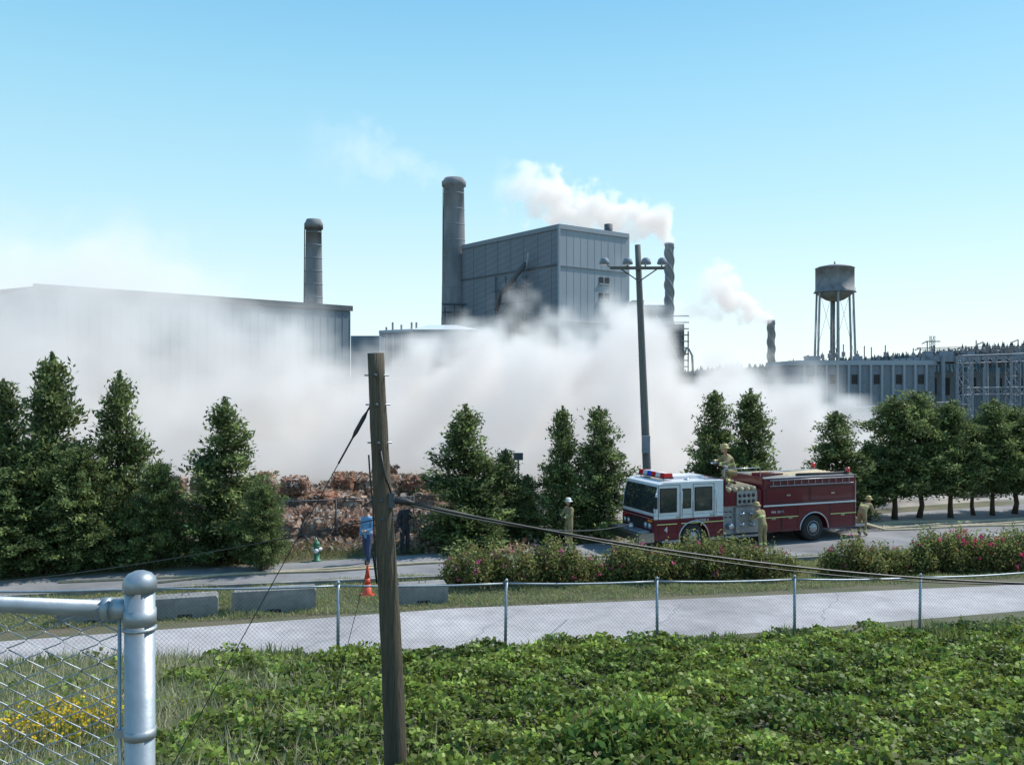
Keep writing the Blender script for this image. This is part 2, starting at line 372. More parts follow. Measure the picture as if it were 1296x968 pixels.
link('stalks',blades('stalks',x,y,z-zg(x,y),.008,(.12,.16,.04),(.18,.18,.06),M['bush'],.08),e)

# ---------------------------------------------------------------- fences
def fpos(k):
    x=-3.4+3.27*k; y=17.3+.925*k; return x,y
b=MB(); rails=MB(); mesh=MB()
pts=[fpos(k) for k in range(-5,9)]
T=[]
for (x,y) in pts:
    zb=float(zg(x,y)); T.append((x,y,zb)); lx=random.uniform(-.02,.02)
    b.tube([(x-lx,y,zb-.3),(x+lx,y,zb+1.5)],.033,'galv',10); b.lathe((x+lx,y,zb+1.5),[(.038,0),(.036,.03),(.015,.06),(.002,.065)],'galv',10)
for a,c in zip(T[:-1],T[1:]):
    mp_=[(a[0]+(c[0]-a[0])*t,a[1]+(c[1]-a[1])*t,a[2]+(c[2]-a[2])*t+1.46-.03*math.sin(math.pi*t)) for t in np.linspace(0,1,7)]
    rails.tube(mp_,.022,'galv',8)
    rails.tube([(a[0],a[1],a[2]+.06),(c[0],c[1],c[2]+.06)],.004,'galv',4)
    A=Vector(a);B=Vector(c);L=(B-A).length
    hh=1.42; st=.085
    n=int((L+hh)/st)
    for i in range(n):
        s0=i*st-hh
        for sgn in (0,1):
            s,e_=s0,s0+hh; z0,z1=0.,hh
            if s<0: z0=-s; s=0
            if e_>L: z1=hh-(e_-L); e_=L
            if z1<=z0: continue
            if sgn: p=A+(B-A)*((L-s)/L); q=A+(B-A)*((L-e_)/L)
            else: p=A+(B-A)*(s/L); q=A+(B-A)*(e_/L)
            mesh.tube([p+Vector((0,.012*sgn,.04+z0)),q+Vector((0,.012*sgn,.04+z1))],.0021,'wire',3,False,False)
e=empty('chain_link_fence'); b.obj('posts',e); rails.obj('rails',e); mesh.obj('mesh',e)

e=empty('chain_link_fence')
b=MB(); d=2.35; px_=X(177,d); gz=float(zg(px_,d))-.0
top=Z(742,d)
b.tube([(px_,d,gz-.3),(px_,d,top)],.0385,'galv',28)
b.lathe((px_,d,top-.012),[(.043,0),(.043,.022),(.040,.034),(.030,.046),(.014,.053),(.001,.055)],'galv',28)
b.tube([(px_,d,top-.10),(px_,d,top-.06)],.0415,'galv',28); b.tube([(px_,d,top-.115),(px_,d,top-.107)],.043,'galv',28)
b.tube([(px_,d,top-.4),(px_,d,top-.375)],.0412,'galv',24)
b.box((px_-.062,d-.012,top-.398),(px_-.036,d+.012,top-.377),'galv')
zr=Z(771,d); ang=.10
xl=-3.6; dd=lambda x: d+(px_-x)*ang
b.tube([(px_-.03,dd(px_),zr),(xl,dd(xl),zr+.03)],.0215,'galv',20)
b.tube([(px_-.075,dd(px_-.075),zr),(px_-.03,dd(px_-.03),zr)],.026,'galv',20)
b.lathe((px_-.09,dd(px_-.09),zr),[(.03,-.01),(.03,.01)],'galv',16,axis='x')
b.tube([(xl+.2,dd(xl),gz),(xl+.2,dd(xl),top)],.0385,'galv',16)
b.tube([(px_-.055,d+.003,zr-.02),(px_-.055,d+.003,zr-1.1)],.005,'galv',6)
b.obj('frame',e)
w=MB(); pitch=.052; amp=.026+.0015; x=px_-.06-pitch/2; k=0
while x>xl:
    pts_=[]; rows=40
    for i in range(rows):
        zz=zr-.012-i*pitch/2
        sd=1 if (i+k)%2==0 else -1
        xx=x+sd*amp
        pts_.append((xx-sd*.0035,dd(xx)+.004*sd-.002,zz+.0035)); pts_.append((xx-sd*.0035,dd(xx)-.004*sd-.002,zz-.0035))
    w.tube(pts_,.0019,'galv',5,False)
    x-=pitch; k+=1
w.obj('mesh',e)
b=MB(); mesh=MB()
q=[(-30+2.9*k,27.0+ .90*k) for k in range(13)]
for (x,y) in q: b.tube([(x,y,0),(x,y,1.7)],.035,'steeldark',6)
for a,c in zip(q[:-1],q[1:]):
    b.tube([(*a,1.68),(*c,1.68)],.025,'steeldark',6)
    L=math.hypot(c[0]-a[0],c[1]-a[1]); hh=1.66
    for i in range(int((L+hh)/.11)):
        for sgn in (0,1):
            s=i*.11-hh;e_=s+hh;z0=0.;z1=hh
            if s<0:z0=-s;s=0
            if e_>L:z1=hh-(e_-L);e_=L
            if sgn: s,e_=L-s,L-e_
            P=lambda t,z:(a[0]+(c[0]-a[0])*t/L,a[1]+(c[1]-a[1])*t/L,z)
            mesh.tube([P(s,z0+.02),P(e_,z1+.02)],.0025,'wire',3,False,False)
e=empty('yard_fence'); b.obj('posts',e); mesh.obj('mesh',e)

# ---------------------------------------------------------------- near utility pole, cables
e=empty('utility_pole')
b=MB(); dp=9.0
P0=Vector((X(503,dp),dp,1.5)); P1=Vector(W(478,447,dp))
pp=lambda t: P0+(P1-P0)*t+Vector((.02*math.sin(t*5),0,0))
b.tube([pp(i/20) for i in range(21)],[.125-.042*i/20+.0025*math.sin(i*2.3) for i in range(21)],'wood',20)
b.obj('shaft',e)
def tz(py): return (Z(py,dp)-P0.z)/(P1.z-P0.z)
h_=MB()
c=[pp(tz(y))+Vector((ox,oy,0)) for y,ox,oy in [(575,-.11,-.05),(600,-.105,-.07),(640,-.09,-.09),(700,-.1,-.08),(735,-.10,-.08),(700,-.13,-.03)]]
h_.tube(c,.009,'cable',6)
h_.tube([pp(tz(570))+Vector((.02,-.10,0)),pp(tz(600))+Vector((.05,-.11,0)),pp(tz(628))+Vector((.11,-.06,0))],.010,'cable',6)
for y in (475,512,560,632,655):
    p=pp(tz(y)); h_.tube([p+Vector((-.12,-.02,0)),p+Vector((.13,-.02,0))],.009,'galv',6); h_.tube([p+Vector((0,-.115,0)),p+Vector((0,-.08,0))],.018,'steeldark',8)
p=pp(tz(630)); h_.box((p.x+.07,p.y-.08,p.z-.09),(p.x+.13,p.y-.02,p.z+.06),'steeldark'); h_.tube([p+Vector((.09,-.05,-.02)),p+Vector((.24,-.05,-.03)),p+Vector((.33,-.05,-.05))],[.03,.035,.018],'black',8)
h_.obj('fittings',e)
def cable(name,a,c,sag,r=.012,n=24,m='cable'):
    b=MB(); a=Vector(a);c=Vector(c)
    b.tube([a+(c-a)*(i/n)-Vector((0,0,sag*4*(i/n)*(1-i/n))) for i in range(n+1)],r,m,6); return b.obj(name)
g=pp(tz(512))+Vector((-.07,0,0)); ga=(X(196,8.4),8.4,float(zg(X(196,8.4),8.4)))
cable('guy_wire',g,ga,.0,.005)
gv=(Vector(ga)-g); b=MB()
b.tube([g+gv*.02,g+gv*.035,g+gv*.075,g+gv*.09],[.010,.022,.022,.010],'black',10); b.tube([g,g+gv*.16],.010,'cable',6); b.obj('guy_insulator')
cable('guy_wire',pp(tz(640)),(X(392,8.6),8.6,float(zg(X(392,8.6),8.6))),.0,.0035)
a=pp(tz(632))+Vector((.1,0,0))
cable('overhead_cable',a,(X(1500,11),11,Z(738,11)),.28,.014)
cable('overhead_cable',a+Vector((0,0,.03)),(X(1500,12.5),12.5,Z(728,12.5)),.42,.008)
cable('overhead_cable',a+Vector((0,.02,-.02)),(X(800,24),24,Z(662,24)),.25,.012)
cable('overhead_cable',pp(tz(655)),(X(-300,16),16,Z(742,16)),.3,.007)

# ---------------------------------------------------------------- floodlight pole
e=empty('floodlight_pole'); b=MB(); d=36.6
A=Vector((X(822,d),d,0));B=Vector(W(807,310,d))
b.tube([A+(B-A)*i/6 for i in range(7)],[.19-.012*i for i in range(7)],'wood2',14)
q=lambda y:A+(B-A)*((Z(y,d)-A.z)/(B.z-A.z))
p=q(340)
b.box((p.x-1.2,d-.22,p.z-.06),(p.x+1.05,d-.12,p.z+.06),'wood2')
b.bar(p+Vector((-.8,-.15,0)),p+Vector((0,-.15,-.55)),.025,'steeldark'); b.bar(p+Vector((.8,-.15,0)),p+Vector((0,-.15,-.55)),.025,'steeldark')
for ox in (-1.45,-.5,.25,.92):
    c=p+Vector((ox,-.35,.20))
    b.lathe((c.x,c.y,c.z),[(.08,.2),(.16,.14),(.22,-.02),(.21,-.06)],'steelgrey',14); b.lathe((c.x,c.y,c.z),[(.19,-.075),(.05,-.10)],'white',14)
    b.bar(c+Vector((0,.1,.05)),p+Vector((max(-1.15,min(ox,1)),-.17,0)),.03,'steeldark')
p=q(560); b.box((p.x-.2,d-.4,p.z-.4),(p.x+.12,d-.2,p.z+.3),'steelgrey')
b.obj('mast',e)

# ---------------------------------------------------------------- boiler house etc
def wallbox(b,P,h,m_list,z0=0):
    k=len(P)
    for i in range(k):
        a,c=P[i],P[(i+1)%k]; b.add([(*a,z0),(*c,z0),(*c,h),(*a,h)],[(0,1,2,3)],m_list[i])
e=empty('boiler_house')
c0=(13.4,250.);c1=(-16.3,289.);c2=(35.4,266.8);c3=(5.7,305.8)
ht=Z(285,250)
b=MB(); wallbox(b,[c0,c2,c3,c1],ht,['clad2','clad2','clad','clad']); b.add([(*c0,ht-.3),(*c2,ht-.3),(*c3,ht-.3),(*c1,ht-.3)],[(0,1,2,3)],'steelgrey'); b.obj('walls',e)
u=Vector((c1[0]-c0[0],c1[1]-c0[1],0)).normalized(); v=Vector((c2[0]-c0[0],c2[1]-c0[1],0)).normalized(); C0=Vector((*c0,0))
nl=-v; nr=-u
def panel(b,org,ax,nrm,s0,s1,z0,z1,out,m):
    vs=[]
    for o in (0.02,out):
        for (s,z) in ((s0,z0),(s1,z0),(s1,z1),(s0,z1)): vs.append(org+ax*s+nrm*o+Vector((0,0,z)))
    b.add(vs,[(0,1,2,3),(7,6,5,4),(0,4,5,1),(1,5,6,2),(2,6,7,3),(3,7,4,0)],m)
b=MB()
panel(b,C0,u,nl,0,49,ht-1.0,ht+.3,.35,'steelgrey'); panel(b,C0,v,nr,-.3,27.3,ht-1.0,ht+.3,.35,'clad2')
panel(b,C0,u,nl,0,49,ht-11.3,ht-10.8,.25,'steeldark'); panel(b,C0,v,nr,0,27.3,ht-11.6,ht-11.3,.25,'steelgrey')
panel(b,C0,v,nr,0,27.3,ht-27.3,ht-27,.25,'steelgrey')
for s in np.arange(3.5,49,6.5): panel(b,C0,u,nl,s,s+.25,0,ht-1,.15,'steelgrey')
for s in np.arange(2.7,27,2.7): panel(b,C0,v,nr,s,s+.10,0,ht-1.1,.05,'clad2')
panel(b,C0,u,nl,-.4,.35,0,ht,.4,'clad2')
for (s,zt,zb) in ((15.2,Z(350,258),Z(358,258)),(17.6,Z(350,258),Z(358,258)),(15.2,Z(370,258),Z(378,258)),(17.6,Z(370,258),Z(378,258))):
    panel(b,C0,v,nr,s,s+1.7,zb,zt,.12,'black'); panel(b,C0,v,nr,s-.2,s+1.9,zb-.35,zb-.02,.4,'clad2')
b.obj('trim_and_louvres',e)
b=MB()
def L3(s,z,o): return C0+u*s+nl*o+Vector((0,0,z))
for s in (12,17,22,27):
    b.tube([L3(s,0,2.5),L3(s,Z(352-(s-12)*.3,265),2.5)],.3,'steeldark',6)
for z in (22,26,30,34): b.bar(L3(10,z,2.5),L3(28,z,2.5),.22,'steeldark'); b.bar(L3(10,z,2.5),L3(17,z+4,2.5),.12,'steelgrey'); b.bar(L3(17,z,2.5),L3(22,z+4,2.5),.12,'steeldark'); b.bar(L3(22,z+4,2.5),L3(27,z,2.5),.12,'steelgrey')
b.tube([L3(26,28,3),L3(24,33,3),L3(18,36.5,3),L3(13,41,2)],.75,'steeldark',10)
b.tube([L3(12,40,2.2),L3(11.5,44,2.0)],.4,'stack',8)
b.box((*(L3(20,0,5).xy),0),(L3(20,0,5).x+8,L3(20,0,5).y+6,28),'steeldark')
b.obj('ducts_and_stairs',e)
b=MB(); cc=Vector(W(770,285,275)); b.lathe((cc.x,275,ht-1),[(1.3,0),(1.3,Z(284,275)-ht+1)],'steeldark',12); b.obj('roof_vent',e)
e=empty('process_plant'); b=MB()
for (pa,pb,pt,dd_,m) in [(797,826,392,275,'steeldark'),(815,850,386,285,'steelgrey'),(838,866,410,280,'steeldark'),(800,815,380,290,'steelgrey')]:
    b.box((X(pa,dd_),dd_,0),(X(pb,dd_),dd_+12,Z(pt,dd_)),m)
for i in range(9):
    y0=Z(400+i*8,272); b.bar((X(822,272),272,y0),(X(872-i*0,272),272,y0),.18,'steeldark'); 
for px in (825,838,850,862,871): b.bar((X(px,272),272,0),(X(px,272),272,Z(396+(px-825)*.5,272)),.2,'steeldark'); 
for i in range(6): b.bar((X(830+i*5,271),271,Z(400+i*10,272)),(X(838+i*5,271),271,Z(415+i*10,272)),.2,'galv')
b.tube([W(866,450,270),W(868,442,270),W(872,441,270),W(876,450,270),W(877,470,270)],.35,'galv',8)
for (pa,pb,pt,dd_,m) in [(444,480,425,200,'ware'),(480,540,421,210,'steelgrey'),(500,530,417,215,'steeldark'),(556,598,418,240,'ware'),(530,548,425,190,'steeldark')]:
    b.box((X(pa,dd_),dd_,0),(X(pb,dd_),dd_+15,Z(pt,dd_)),m)
b.tube([W(480,421,205),W(520,419,205),W(545,419,205)],.5,'galv',8)
for px in (489,497,508,521,527,562,571): b.bar((X(px,207),207,5),W(px,414-(px%3)*3,207),.22,'steelgrey')
for px in (563,575,585): b.bar((X(px,285),285,5),W(px,385+(px%5),285),.25,'steeldark')
b.bar(W(560,385,285),W(590,385,285),.3,'steeldark'); b.bar(W(560,395,285),W(590,395,285),.3,'steeldark')
b.obj('structures',e)
b=MB(); d=185
xa,xb=X(520,d),X(606,d); zt=Z(409,d); zb=Z(417,d)
b.add([(xa,d,zb),(xb,d,zb),(xb,d+12,zb),(xa,d+12,zb),((xa+xb)/2-4,d+6,zt),((xa+xb)/2+2,d+6,zt)],[(0,1,5,4),(2,3,4,5),(0,4,3),(1,2,5)],'white')
b.box((xa,d+.2,0),(xb,d+11.8,zb-.05),'ware'); b.obj('shed')
e=empty('warehouse'); b=MB()
w0=(X(45,100),100);w1=(X(443,129),129); dx,dy=w1[0]-w0[0],w1[1]-w0[1]; wl=math.hypot(dx,dy); n_=(-dy/wl,dx/wl)
w2=(w1[0]+n_[0]*50,w1[1]+n_[1]*50); w3=(w0[0]+n_[0]*50,w0[1]+n_[1]*50); hw=Z(362,100)
wallbox(b,[w0,w1,w2,w3],hw,['ware']*4); b.obj('walls',e)
b=MB(); mid0=((w0[0]+w3[0])/2,(w0[1]+w3[1])/2);mid1=((w1[0]+w2[0])/2,(w1[1]+w2[1])/2)
b.add([(*w0,hw),(*w1,hw),(*mid1,hw+1.2),(*mid0,hw+1.2),(*w2,hw),(*w3,hw)],[(0,1,2,3),(2,4,5,3)],'steelgrey')
o_=Vector((dx/wl,dy/wl,0)); nn=Vector((-n_[0],-n_[1],0)); W0=Vector((*w0,0))
panel(b,W0,o_,nn,-.3,wl+.3,hw-.5,hw+.25,.3,'steeldark')
for s in np.arange(6,wl-4,9): panel(b,W0,o_,nn,s,s+4.5,0,5,.12,'steeldark')
for s in np.arange(1,wl,1.2): panel(b,W0,o_,nn,s,s+.12,5.2,hw-.6,.06,'ware')
b.obj('roof_and_doors',e)

def chimney(px,top,base_px_w,top_w,d):
    b=MB(); cx=X(px,d); zt=Z(top,d); r0=base_px_w/2/F*d; r1=top_w/2/F*d
    pr=[(r0*1.12,0)]+[(r0*1.12+(r1-r0*1.12)*t,zt*t) for t in (.2,.4,.6,.8,.96)]
    pr+=[(r1*1.22,zt-2.6),(r1*1.24,zt-1.2),(r1*1.05,zt-.6),(r1*.95,zt)]
    b.lathe((cx,d,0),pr,'chim',28)
    for f_ in np.arange(.3,.95,.07): rr_=r0*1.12+(r1-r0*1.12)*f_+.06; b.lathe((cx,d,zt*f_),[(rr_,-.12),(rr_,.12)],'steelgrey',24)
    b.bar((cx-r1-.5,d-r1*.4,zt*.3),(cx-r1-.2,d-r1*.4,zt*.97),.15,'steeldark')
    return b.obj('chimney')
chimney(574.5,226,32,25,292)
chimney(397,278,24,19,240)
def strake(px,top,w,d):
    b=MB(); cx=X(px,d);zt=Z(top,d);r=w/2/F*d
    b.lathe((cx,d,0),[(r,0),(r,zt-.8),(r*1.12,zt-.7),(r*1.12,zt)],'stack',20)
    for q in range(3):
        b.tube([(cx+(r+.12)*math.cos(t*.36+q*2.094),d+(r+.12)*math.sin(t*.36+q*2.094),zt-1-t*.9) for t in range(int((zt*.62)/.9))],.22,'stack',6,True,True)
    return b.obj('steel_stack')
strake(847,308,11,290); strake(976,405,9,330)

e=empty('water_tower'); d=250; cx=X(1056.5,d); s=d/F; b=MB()
zt=Z(340,d); zb=Z(370,d); r=23.5*s
b.lathe((cx,d,0),[(r*1.03,zb),(r*1.03,zb+.3),(r,zb+.35),(r,zt),(r*1.03,zt+.05),(r*.85,zt+.5),(r*.4,zt+1.0),(.3,zt+1.2),(.2,zt+2.0)],'tank',32)
b.lathe((cx,d,0),[(1.0,zb-2.6),(r*.45,zb-2.2),(r*.8,zb-1.1),(r*.98,zb-.01)],'tank',32)
b.lathe((cx,d,0),[(r*1.1,zb-.1),(r*1.1,zb+.02),(r*1.05,zb+.02)],'steelgrey',32)
b.obj('tank',e); b=MB()
for k in range(6):
    a=k*math.pi/3+.35; tp=(cx+r*.98*math.cos(a),d+r*.98*math.sin(a),zb+.2); bp=(cx+r*1.18*math.cos(a),d+r*1.18*math.sin(a),0)
    b.bar(tp,bp,.3,'stack',6)
    a2=a+math.pi/3; f_=lambda A_,t:(cx+r*(.98+.2*t)*math.cos(A_),d+r*(.98+.2*t)*math.sin(A_),(zb+.2)*(1-t))
    for t0,t1 in ((0,.0),(.62,.62)): b.bar(f_(a,t0+.001),f_(a2,t1+.001),.16,'steelgrey')
    b.bar(f_(a,.02),f_(a2,.6),.05,'steelgrey',3)
    b.bar((cx+r*1.09*math.cos(a),d+r*1.09*math.sin(a),zb),(cx+r*1.09*math.cos(a),d+r*1.09*math.sin(a),zb+1),.05,'steelgrey')
for ox in (-.8,.8): b.tube([(cx+ox,d,0),(cx+ox,d,zb-2)],.28,'tank',10)
b.tube([(cx,d+.8,0),(cx,d+.8,zb-2)],.4,'tank',10)
b.obj('legs_and_riser',e)

# substation
e=empty('electrical_substation'); b=MB(); d=112
b.box((X(1012,d),d,0),(X(1183,d),d+14,Z(458,d)),'steelgrey'); b.box((X(1012,d)-.2,d-.25,Z(462,d)),(X(1183,d)+.2,d+14.2,Z(456,d)),'clad2')
for px in range(1016,1184,14): b.box((X(px,d),d-.35,0),(X(px,d)+.25,d-.02,Z(462,d)),'clad2')
for px in range(1020,1180,28): b.box((X(px+2,d),d-.06,Z(486,d)),(X(px+9,d),d-.01,Z(474,d)),'black')
b.box((X(1183,d),d+3,0),(X(1500,d),d+12,Z(470,d)),'steelgrey')
b.box((X(1183,d),d-1,Z(458,d)),(X(1500,d),d+12,Z(451,d)),'steelgrey')
for px in range(1186,1480,17): b.box((X(px,d),d-1.3,0),(X(px,d)+.4,d-1.02,Z(451,d)),'steelgrey'); b.box((X(px+5,d),d+2.8,Z(500,d)),(X(px+13,d),d+2.98,Z(478,d)),'black')
for px in range(1030,1480,9):
    hgt=random.uniform(.5,2.3)
    z0=Z(457,d) if px<1183 else Z(451,d)
    b.bar((X(px,d),d+2,z0-.1),(X(px,d),d+2,z0+hgt),.07,'steeldark',5)
    if random.random()<.4: b.lathe((X(px,d),d+2,z0+hgt*.3),[(.2,0),(.28,.15),(.2,.3),(.28,.45),(.15,.6)],'tank',8)
    if random.random()<.5: b.bar((X(px,d),d+2,z0+hgt),(X(px,d)-.7,d+2,z0+hgt-.3),.07,'steeldark',5)
    if random.random()<.3: b.box((X(px,d)-.4,d+1.6,z0),(X(px,d)+.5,d+2.6,z0+.7),'steelgrey')
for k in range(4): b.bar((X(1183,d),d+2+k,Z(446-k*2.5,d)),(X(1480,d),d+2+k,Z(442-k*3,d)),.05,'steeldark')
b.obj('switch_building',e); b=MB()
d2=92
for px in (1222,1282,1345): b.truss((X(px,d2),d2,0),(X(px,d2),d2,Z(452,d2)),1.0,9,'steelgrey',.07)
b.truss((X(1215,d2),d2,Z(455,d2)),(X(1400,d2),d2,Z(449,d2)),.8,18,'steelgrey',.06)
b.truss((X(1220,d2),d2,Z(495,d2)),(X(1400,d2),d2,Z(493,d2)),.7,16,'steelgrey',.06)
b.truss((X(1080,d2),d2,Z(520,d2)),(X(1215,d2),d2,Z(512,d2)),.7,16,'steelgrey',.05)
for px in (1082,1125,1168,1250,1262,1305): b.bar((X(px,d2),d2,0),(X(px,d2),d2,Z(512 if px<1200 else 450,d2)),.12,'steelgrey')
for px in range(1232,1280,11):
    b.lathe((X(px,d2),d2,Z(465,d2)),[(.1,0),(.2,.15),(.1,.3),(.2,.45),(.1,.6),(.2,.75),(.1,.9)],'black',8)
for px in range(1192,1300,13): b.box((X(px,d2+4),d2+4,0),(X(px+7,d2+4),d2+6,random.uniform(2,4.2)),'steeldark')
b.obj('gantry',e)
b=MB(); d=300; b.truss((X(1180,d),d,0),(X(1180,d),d,Z(425,d)),1.2,10,'steelgrey',.1); b.bar(W(1172,432,d),W(1190,432,d),.2,'steelgrey'); b.obj('transmission_pylon')

rnd=np.random.default_rng(3)
def hf(x,j=1.0):
    px=648+x/900*F
    t=np.interp(px,[-400,600,850,900,1000,1100,1180,1296,1500,2200],[472,474,474,466,458,452,444,434,429,436])
    return (484-t)/F*900+6.2
hm=pm('distant_forest',(.07,.11,.13),(.04,.07,.085),.05,1,detail=10)  # distance haze painted in as a bluish green
b=MB(); xs_=np.arange(-1500,1600,8.); v_=[];f_=[]
for xx in xs_:
    hh=hf(xx); v_+=[(xx,880,-1),(xx,886,hh*.5),(xx,900,hh-3),(xx,1300,hh*.9)]
for i in range(len(xs_)-1):
    for k in range(3): f_.append((4*i+k,4*i+4+k,4*i+5+k,4*i+1+k))
b.add(v_,f_,hm)
vs=[];fs=[]
for i in range(5200):
    xx=rnd.uniform(0,1100) if i%4 else rnd.uniform(-1500,1600); t=rnd.random(); yy=884+16*t; hb=hf(xx)*(.45+.55*t)-4; hh=rnd.uniform(4,10); rr_=rnd.uniform(1.2,2.8); o=len(vs)
    vs+=[(xx+rr_*math.cos(a),yy+rr_*math.sin(a),hb) for a in (0,1.57,3.14,4.71)]+[(xx+rnd.uniform(-.5,.5),yy,hb+hh)]
    fs+=[(o,o+1,o+4),(o+1,o+2,o+4),(o+2,o+3,o+4),(o+3,o,o+4)]
b.add(vs,fs,hm); b.obj('forested_hill')

# ---------------------------------------------------------------- cardboard bales
balem=[pm('bale_brown',(.33,.20,.14),(.16,.09,.06),6,.95,1,detail=14,big=2.),pm('bale_rust',(.38,.19,.12),(.19,.09,.06),7,.95,1,detail=14,big=2.),pm('bale_pale',(.48,.38,.30),(.24,.16,.12),8,.95,1,detail=14,big=2.)]
SC=[];SK=[]
def bales(y0,slope,pxa,pxb,levels,bw=1.45,bh=.8,bd=1.1):
    b=MB(); xa,xb=X(pxa,y0),X(pxb,y0); xx=xa
    while xx<xb:
        bwl=bw*random.uniform(.75,1.25)
        lv=levels if random.random()>.3 else max(1,levels-1)
        for l in range(lv):
            yb=y0+slope*(xx-xa)+random.uniform(-.3,.3); o=random.uniform(-.3,.3); w_=bwl*random.uniform(.8,1.02); hh=bh*random.uniform(.75,1.04)
            nx_,ny_,nz_=9,6,6; m=random.choice(balem); tilt=random.uniform(-.09,.09); yaw=random.uniform(-.3,.3)
            def P(i,j,k):
                rn=random.Random(hash((i,j,k,round(xx,3),l)))
                ex=abs(2*i/nx_-1)**4; ez=abs(2*k/nz_-1)**4     # rounded-off corners
                lx=w_*(.5+(i/nx_-.5)*(1-.10*ez))+rn.uniform(-.08,.08); ly=bd*j/ny_+rn.uniform(-.09,.09)-.06*abs(math.sin(math.pi*i/nx_*3))*(1 if j==0 else 0)+.10*max(ex,ez)*(1 if j==0 else 0)
                return (xx+o+lx-ly*yaw,yb+ly+lx*yaw,l*bh+hh*(k/nz_)*(1-.10*ex)+lx*tilt+rn.uniform(-.06,.06)*(0 if k==0 else 1))
            idx={};vs=[];fs=[]
            def gi(i,j,k):
                if (i,j,k) not in idx: idx[(i,j,k)]=len(vs); vs.append(P(i,j,k))
                return idx[(i,j,k)]
            for i in range(nx_):
                for k in range(nz_):
                    fs.append((gi(i,0,k),gi(i+1,0,k),gi(i+1,0,k+1),gi(i,0,k+1))); fs.append((gi(i,ny_,k),gi(i+1,ny_,k),gi(i+1,ny_,k+1),gi(i,ny_,k+1)))
            for j in range(ny_):
                for k in range(nz_):
                    fs.append((gi(0,j,k),gi(0,j+1,k),gi(0,j+1,k+1),gi(0,j,k+1))); fs.append((gi(nx_,j,k),gi(nx_,j+1,k),gi(nx_,j+1,k+1),gi(nx_,j,k+1)))
            for i in range(nx_):
                for j in range(ny_): fs.append((gi(i,j,nz_),gi(i+1,j,nz_),gi(i+1,j+1,nz_),gi(i,j+1,nz_)))
            b.add(vs,fs,m)
            mm=80
            px3=np.stack([xx+o+R.uniform(0,w_,mm),yb+R.uniform(-.16,.05,mm)+yaw*.5*w_,l*bh+R.uniform(0,hh,mm)],1)
            pt3=np.stack([xx+o+R.uniform(0,w_,mm),yb+R.uniform(0,bd,mm),l*bh+hh+R.uniform(-.04,.15,mm)],1)
            for q3 in (px3,pt3):
                SC.append(q3); kk=np.array([.36,.23,.16])*R.uniform(.35,1.6,(len(q3),1)); wh=R.random(len(q3))<.13; kk[wh]=[.58,.56,.53]; SK.append(kk)
        xx+=bwl
    return b.obj('cardboard_bales')
bales(33.4,.12,60,455,1,1.3,.85)
bales(35.2,.12,330,560,1,1.2,1.0)
bales(38.0,.1,300,540,2,1.2,.72)
bales(41.5,.1,200,620,2,1.2,.85)
bales(45.0,.1,330,480,2,1.3,.95)
bales(33.6,.2,520,600,1,1.2,.6)
n=14000; x=R.uniform(-18,1,n); y=R.uniform(32.0,43,n); z=R.uniform(.02,.4,n)*R.random(n)
col=np.array([.34,.22,.16])*R.uniform(.35,1.6,(n,1)); col[R.random(n)<.12]=[.6,.58,.55]
SC.append(np.stack([x,y,z],1)); SK.append(col); SC=np.concatenate(SC); SK=np.concatenate(SK); n=len(SC)
link('scattered_cardboard',leafmesh('scattered_cardboard',SC,R.uniform(.04,.18,n),R.uniform(.03,.11,n),SK,M['bush']))

# ---------------------------------------------------------------- concrete blocks, cone, hydrant
for px,base,wd,hh in [(234,783,1.65,.56),(347,776,2.2,.62),(536,765,1.4,.55),(120,790,1.8,.55)]:
    d=gd(base); e=empty('concrete_barrier',(X(px,d),d,0),.27+random.uniform(-.05,.05)); b=MB()
    b.prism([(-wd/2,0),(wd/2,0),(wd/2,hh*.86),(wd/2-.05,hh),(-wd/2+.05,hh),(-wd/2,hh*.86)],0,.55,'conc')
    b.box((-.18,-.012,.02),(.18,.02,.12),'black'); b.tube([(-.1,.27,hh-.02),(-.08,.27,hh+.07),(.08,.27,hh+.07),(.1,.27,hh-.02)],.015,'steeldark',6)
    b.obj('block',e,.03)
d=gd(754); e=empty('traffic_cone',(X(465,d),d,0)); b=MB()
b.box((-.2,-.2,.0),(.2,.2,.04),'orange',.2); b.lathe((0,0,0),[(.15,.04),(.13,.08),(.095,.35)],'orange',20); b.lathe((0,0,0),[(.0945,.35),(.073,.52)],'orange',20)
b.lathe((0,0,0),[(.0728,.52),(.03,.88),(.02,.9)],'orange',20); b.obj('cone_body',e)
d=gd(710); e=empty('fire_hydrant',(X(401,d),d,0)); b=MB()
g_=pm('hydrant_green',(.05,.2,.13),(.04,.16,.1),9,.5)
b.lathe((0,0,0),[(.16,0),(.16,.05),(.1,.06),(.1,.5),(.13,.51),(.13,.55)],g_,16); b.lathe((0,0,0),[(.12,.551),(.11,.62),(.06,.68),(.03,.7),(.03,.75)],g_,16)
b.lathe((0,0,.42),[(.06,-.18),(.06,.18)],'white',12,axis='x'); b.lathe((0,-.1,.38),[(.08,-.08),(.08,.1)],'white',12,axis='y'); b.obj('hydrant_body',e)
d=35.5; b=MB(); b.bar((X(656,d),d,0),(X(656,d),d,Z(582,d)),.04,'steeldark',6); b.box((X(650,d),d-.08,Z(582,d)),(X(662,d),d+.08,Z(573,d)),'steeldark'); b.obj('utility_box_post')
b=MB()
for k in range(6):
    pts_=[(13.8,36.6+.1*k,.9-.14*k),(14.6,36.7+.2*k,.35),(15.6,37+.3*k,.04)]+[(17+i*2.2,37.2+.35*k+i*.45+.3*math.sin(i*1.3+k*1.7),.045) for i in range(8)]
    b.tube(pts_,.05,'hose',8)
